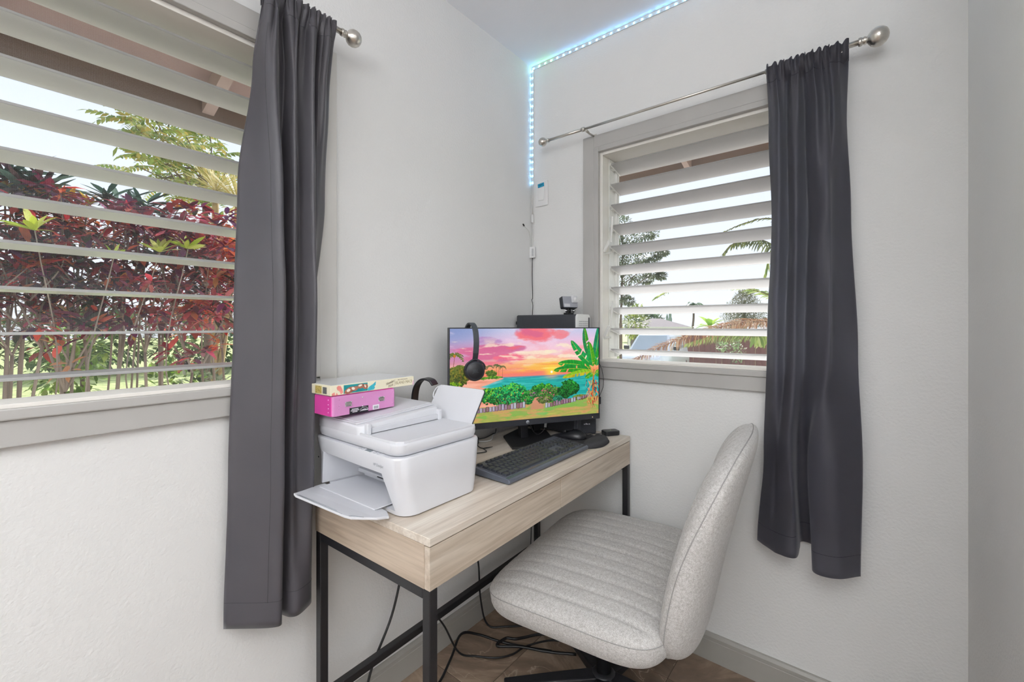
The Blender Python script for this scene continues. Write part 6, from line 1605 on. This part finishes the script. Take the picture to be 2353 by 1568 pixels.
for s in (-1, 1):
    panel('side_window', [(.80, s * .815, 1.16), (-.4, s * .815, 1.16), (-.4, s * .665, 1.64), (.32, s * .665, 1.64)], gls); panel('side_window', [(-.5, s * .815, 1.16), (-1.9, s * .815, 1.16), (-1.7, s * .665, 1.64), (-.5, s * .665, 1.64)], gls)
    bm = B(); box(bm, 2.18, 2.31, s * .62 - .17, s * .62 + .17, .70, .84, .03); obj('headlight', bm, mat('headlight_glass', '#eef2f8', .1, var=.02), car)
    bm = B(); box(bm, .62, .76, s * 1.0 - .11, s * 1.0 + .11, 1.12, 1.28, .03); obj('mirror', bm, dkt, car)
    bm = B(); tube(bm, [(.2, s * .52, 1.74), (.15, s * .52, 1.80), (-1.7, s * .52, 1.82), (-1.8, s * .52, 1.75)], .018, 6); obj('roof_rail', bm, dkt, car)
    for x in (1.42, -1.45):
        bm = B(); lathe(bm, [(0, -.11), (.24, -.11), (.35, -.10), (.37, -.06), (.37, .06), (.35, .10), (.24, .11), (0, .11)], 28, T(x, s * .82, .37) @ RX(90)); wh = obj('wheel', bm, M['soft_black'], car)
        bm = B(); lathe(bm, [(0, .112), (.20, .112), (.22, .10), (.22, -.10), (.20, -.112), (0, -.112)], 20, T(x, s * .825, .37) @ RX(90)); obj('rim', bm, M['chrome'], wh)
for x in (-.2, -1.2):
    bm = B(); tube(bm, [(x, -.56, 1.83), (x, .56, 1.83)], .02, 6); obj('roof_rack_bar', bm, dkt, car)
bm = B(); box(bm, 2.24, 2.32, -.36, .36, .62, .82, .02); gr = obj('grille', bm, dkt, car)
bm = B()
for z in (.66, .71, .76): box(bm, 2.31, 2.33, -.34, .34, z, z + .018)
obj('grille_bar', bm, M['chrome'], gr)
bm = B(); box(bm, 2.26, 2.34, -.78, .78, .34, .46, .03); obj('bumper_trim', bm, dkt, car)

# tree fern just outside the right window, crown hidden by the curtain
tf = thing('tree_fern', 'tree fern with one big dry tan frond and green fronds, just outside the right window', 'fern', at(1850, 748, 3.0))
tf.location.z = GZ
cr = at(1862, 690, 3.0)
bm = B(); tube(bm, [(cr.x, cr.y, GZ), (cr.x, cr.y, cr.z - .6), (cr.x, cr.y, cr.z)], [.09, .08, .07], 12); obj('trunk', bm, mat('fern_trunk', '#4f4036', .95, var=.3, scale=30, bump=.8, bscale=50), tf, True)
TAN = [hx(h) for h in ('#b98a62', '#cda57c', '#a8754e', '#d8ba92', '#94644a')]; FRG = [hx(h) for h in ('#8fa650', '#a9bc68', '#6f8a40', '#c2cc86')]; FDK = [hx(h) for h in ('#5f6a3a', '#4c5830', '#7a8448')]
def fernfrond(pts, cols, Lp, n, mode, stem, lab=None, seed=1, w=.010, jit=.25, side=1.0):
    r = random.Random(seed); sp_ = crom([at(*p) for p in pts], 10); k = len(sp_); lens = [0]
    for a, b in zip(sp_, sp_[1:]): lens.append(lens[-1] + (b - a).length)
    bm = B(); tube(bm, sp_, [.0045 * (1 - .85 * i / (k - 1)) for i in range(k)], 6); o = obj('frond', bm, stem, tf, True)
    if lab: o['label'] = lab
    lb = LB(); Z = Vector((0, 0, 1))
    for i in range(n):
        s = lens[-1] * (.02 + .97 * i / n); j = max(q for q in range(k) if lens[q] <= s); j = min(j, k - 2); f = (s - lens[j]) / (lens[j + 1] - lens[j] + 1e-9); P = sp_[j].lerp(sp_[j + 1], f); tg = (sp_[j + 1] - sp_[j]).normalized()
        sd2 = tg.cross(Z).normalized(); t_ = i / n; env = Lp * (math.sin(PI * min(1, .25 + t_ * .66)) ** .7) * r.uniform(.8, 1.15)
        for s_ in (-1, 1):
            if mode == 'dry': D = sd2 * s_ * .5 + Z * (1.0 if s_ * side > 0 else .7) + tg * .55; dr = 2.6
            elif mode == 'down': D = sd2 * s_ * .6 - Z * .5 + tg * .5; dr = 1.2
            else: D = sd2 * s_ * 1.0 + Z * .25 + tg * .6; dr = .8
            D = D + Vector((r.uniform(-jit, jit), r.uniform(-jit, jit), r.uniform(-jit, jit)))
            lb.leaf(P, D, tg, env, w, cols[r.randint(0, len(cols) - 1)], dr, 6, .1)
    lb.build('pinnae', o, 'stuff'); return o
gst = mat('fern_stem', '#6b4f38', .7, var=.15, scale=30); gs2 = mat('fern_stem_green', '#6f7a3c', .7, var=.15, scale=30)
fernfrond([(1862, 700, 3.0), (1790, 736, 2.95), (1713, 741, 2.9), (1640, 757, 2.85), (1560, 782, 2.8), (1500, 806, 2.75), (1448, 836, 2.7)], TAN, .135, 270, 'dry', gst, 'big dry tan frond', 1, .006)
fernfrond([(1862, 690, 3.05), (1800, 735, 3.1), (1740, 745, 3.2), (1660, 762, 3.3), (1600, 790, 3.3)], TAN, .12, 150, 'dry', gst, 'second dry tan frond', 2, .006)
fernfrond([(1862, 700, 3.1), (1800, 756, 3.1), (1720, 764, 3.1), (1640, 772, 3.1), (1570, 792, 3.1)], FRG, .09, 130, 'down', gs2, 'green frond above the red fence', 3, .010)
fernfrond([(1862, 695, 2.9), (1810, 740, 2.8), (1770, 768, 2.7), (1730, 776, 2.6)], FRG, .13, 30, 'down', gst, None, 4, .022)
fernfrond([(1862, 690, 3.0), (1800, 688, 2.9), (1740, 669, 2.8), (1680, 657, 2.7), (1600, 655, 2.6), (1550, 664, 2.6), (1500, 690, 2.55)], FRG, .07, 80, 'flat', gst, 'long thin frond crossing the glass blades', 5, .008)
fernfrond([(1862, 680, 3.0), (1810, 600, 2.9), (1770, 560, 2.8), (1725, 548, 2.7), (1685, 560, 2.6), (1655, 590, 2.6)], FDK, .08, 60, 'down', gst, 'dark green frond high beside the curtain', 6, .011)
fernfrond([(1862, 680, 3.0), (1830, 560, 3.0), (1780, 505, 3.0), (1720, 510, 3.0), (1660, 535, 3.0)], FDK, .06, 50, 'flat', gst, None, 7, .008)
fernfrond([(1862, 680, 3.0), (1820, 560, 2.8), (1800, 540, 2.8), (1775, 580, 2.7), (1755, 640, 2.7)], FRG, .10, 40, 'down', gst, None, 8, .012)
fernfrond([(1862, 690, 3.0), (1900, 600, 3.2), (1980, 560, 3.4), (2060, 620, 3.6)], FRG, .12, 70, 'flat', gst, None, 9, .012)
fernfrond([(1862, 690, 3.0), (1920, 680, 2.8), (1990, 720, 2.6), (2040, 800, 2.5)], FRG, .12, 70, 'flat', gst, None, 10, .012)

# housings of the added fill lamps (their light is set at the top of the script)
cl = thing('ceiling_fill_panel', 'added flat white ceiling panel giving fill light behind the viewer', 'ceiling lamp', (1.55, -2.35, 2.44))
bm = B(); box(bm, -.80, .80, -.65, .65, -.035, -.004, .004); obj('housing', bm, M['white_metal'], cl)
cl = thing('ceiling_fill_panel', 'added small white ceiling panel giving fill light behind the side wall', 'ceiling lamp', (2.6, -1.3, 2.44))
bm = B(); box(bm, -.44, .44, -.44, .44, -.035, -.004, .004); obj('housing', bm, M['white_metal'], cl)

fl = thing('fill_uplight', 'added slim white uplight giving fill light behind the viewer', 'floor lamp', (1.75, -3.2, 0))  # added uplight out of view, brightens the ceiling
bm = B(); lathe(bm, [(0, .001), (.14, .001), (.14, .015), (.02, .03), (0, .03)], 32); obj('base', bm, M['white_metal'], fl)
bm = B(); lathe(bm, [(0, .03), (.012, .03), (.012, 1.74), (0, 1.74)], 12); obj('pole', bm, M['white_metal'], fl)
bm = B(); lathe(bm, [(0, 1.74), (.03, 1.74), (.22, 1.83), (.235, 1.86), (.23, 1.86), (.2, 1.835), (0, 1.80)], 36); obj('lamp_shade', bm, M['white_metal'], fl)
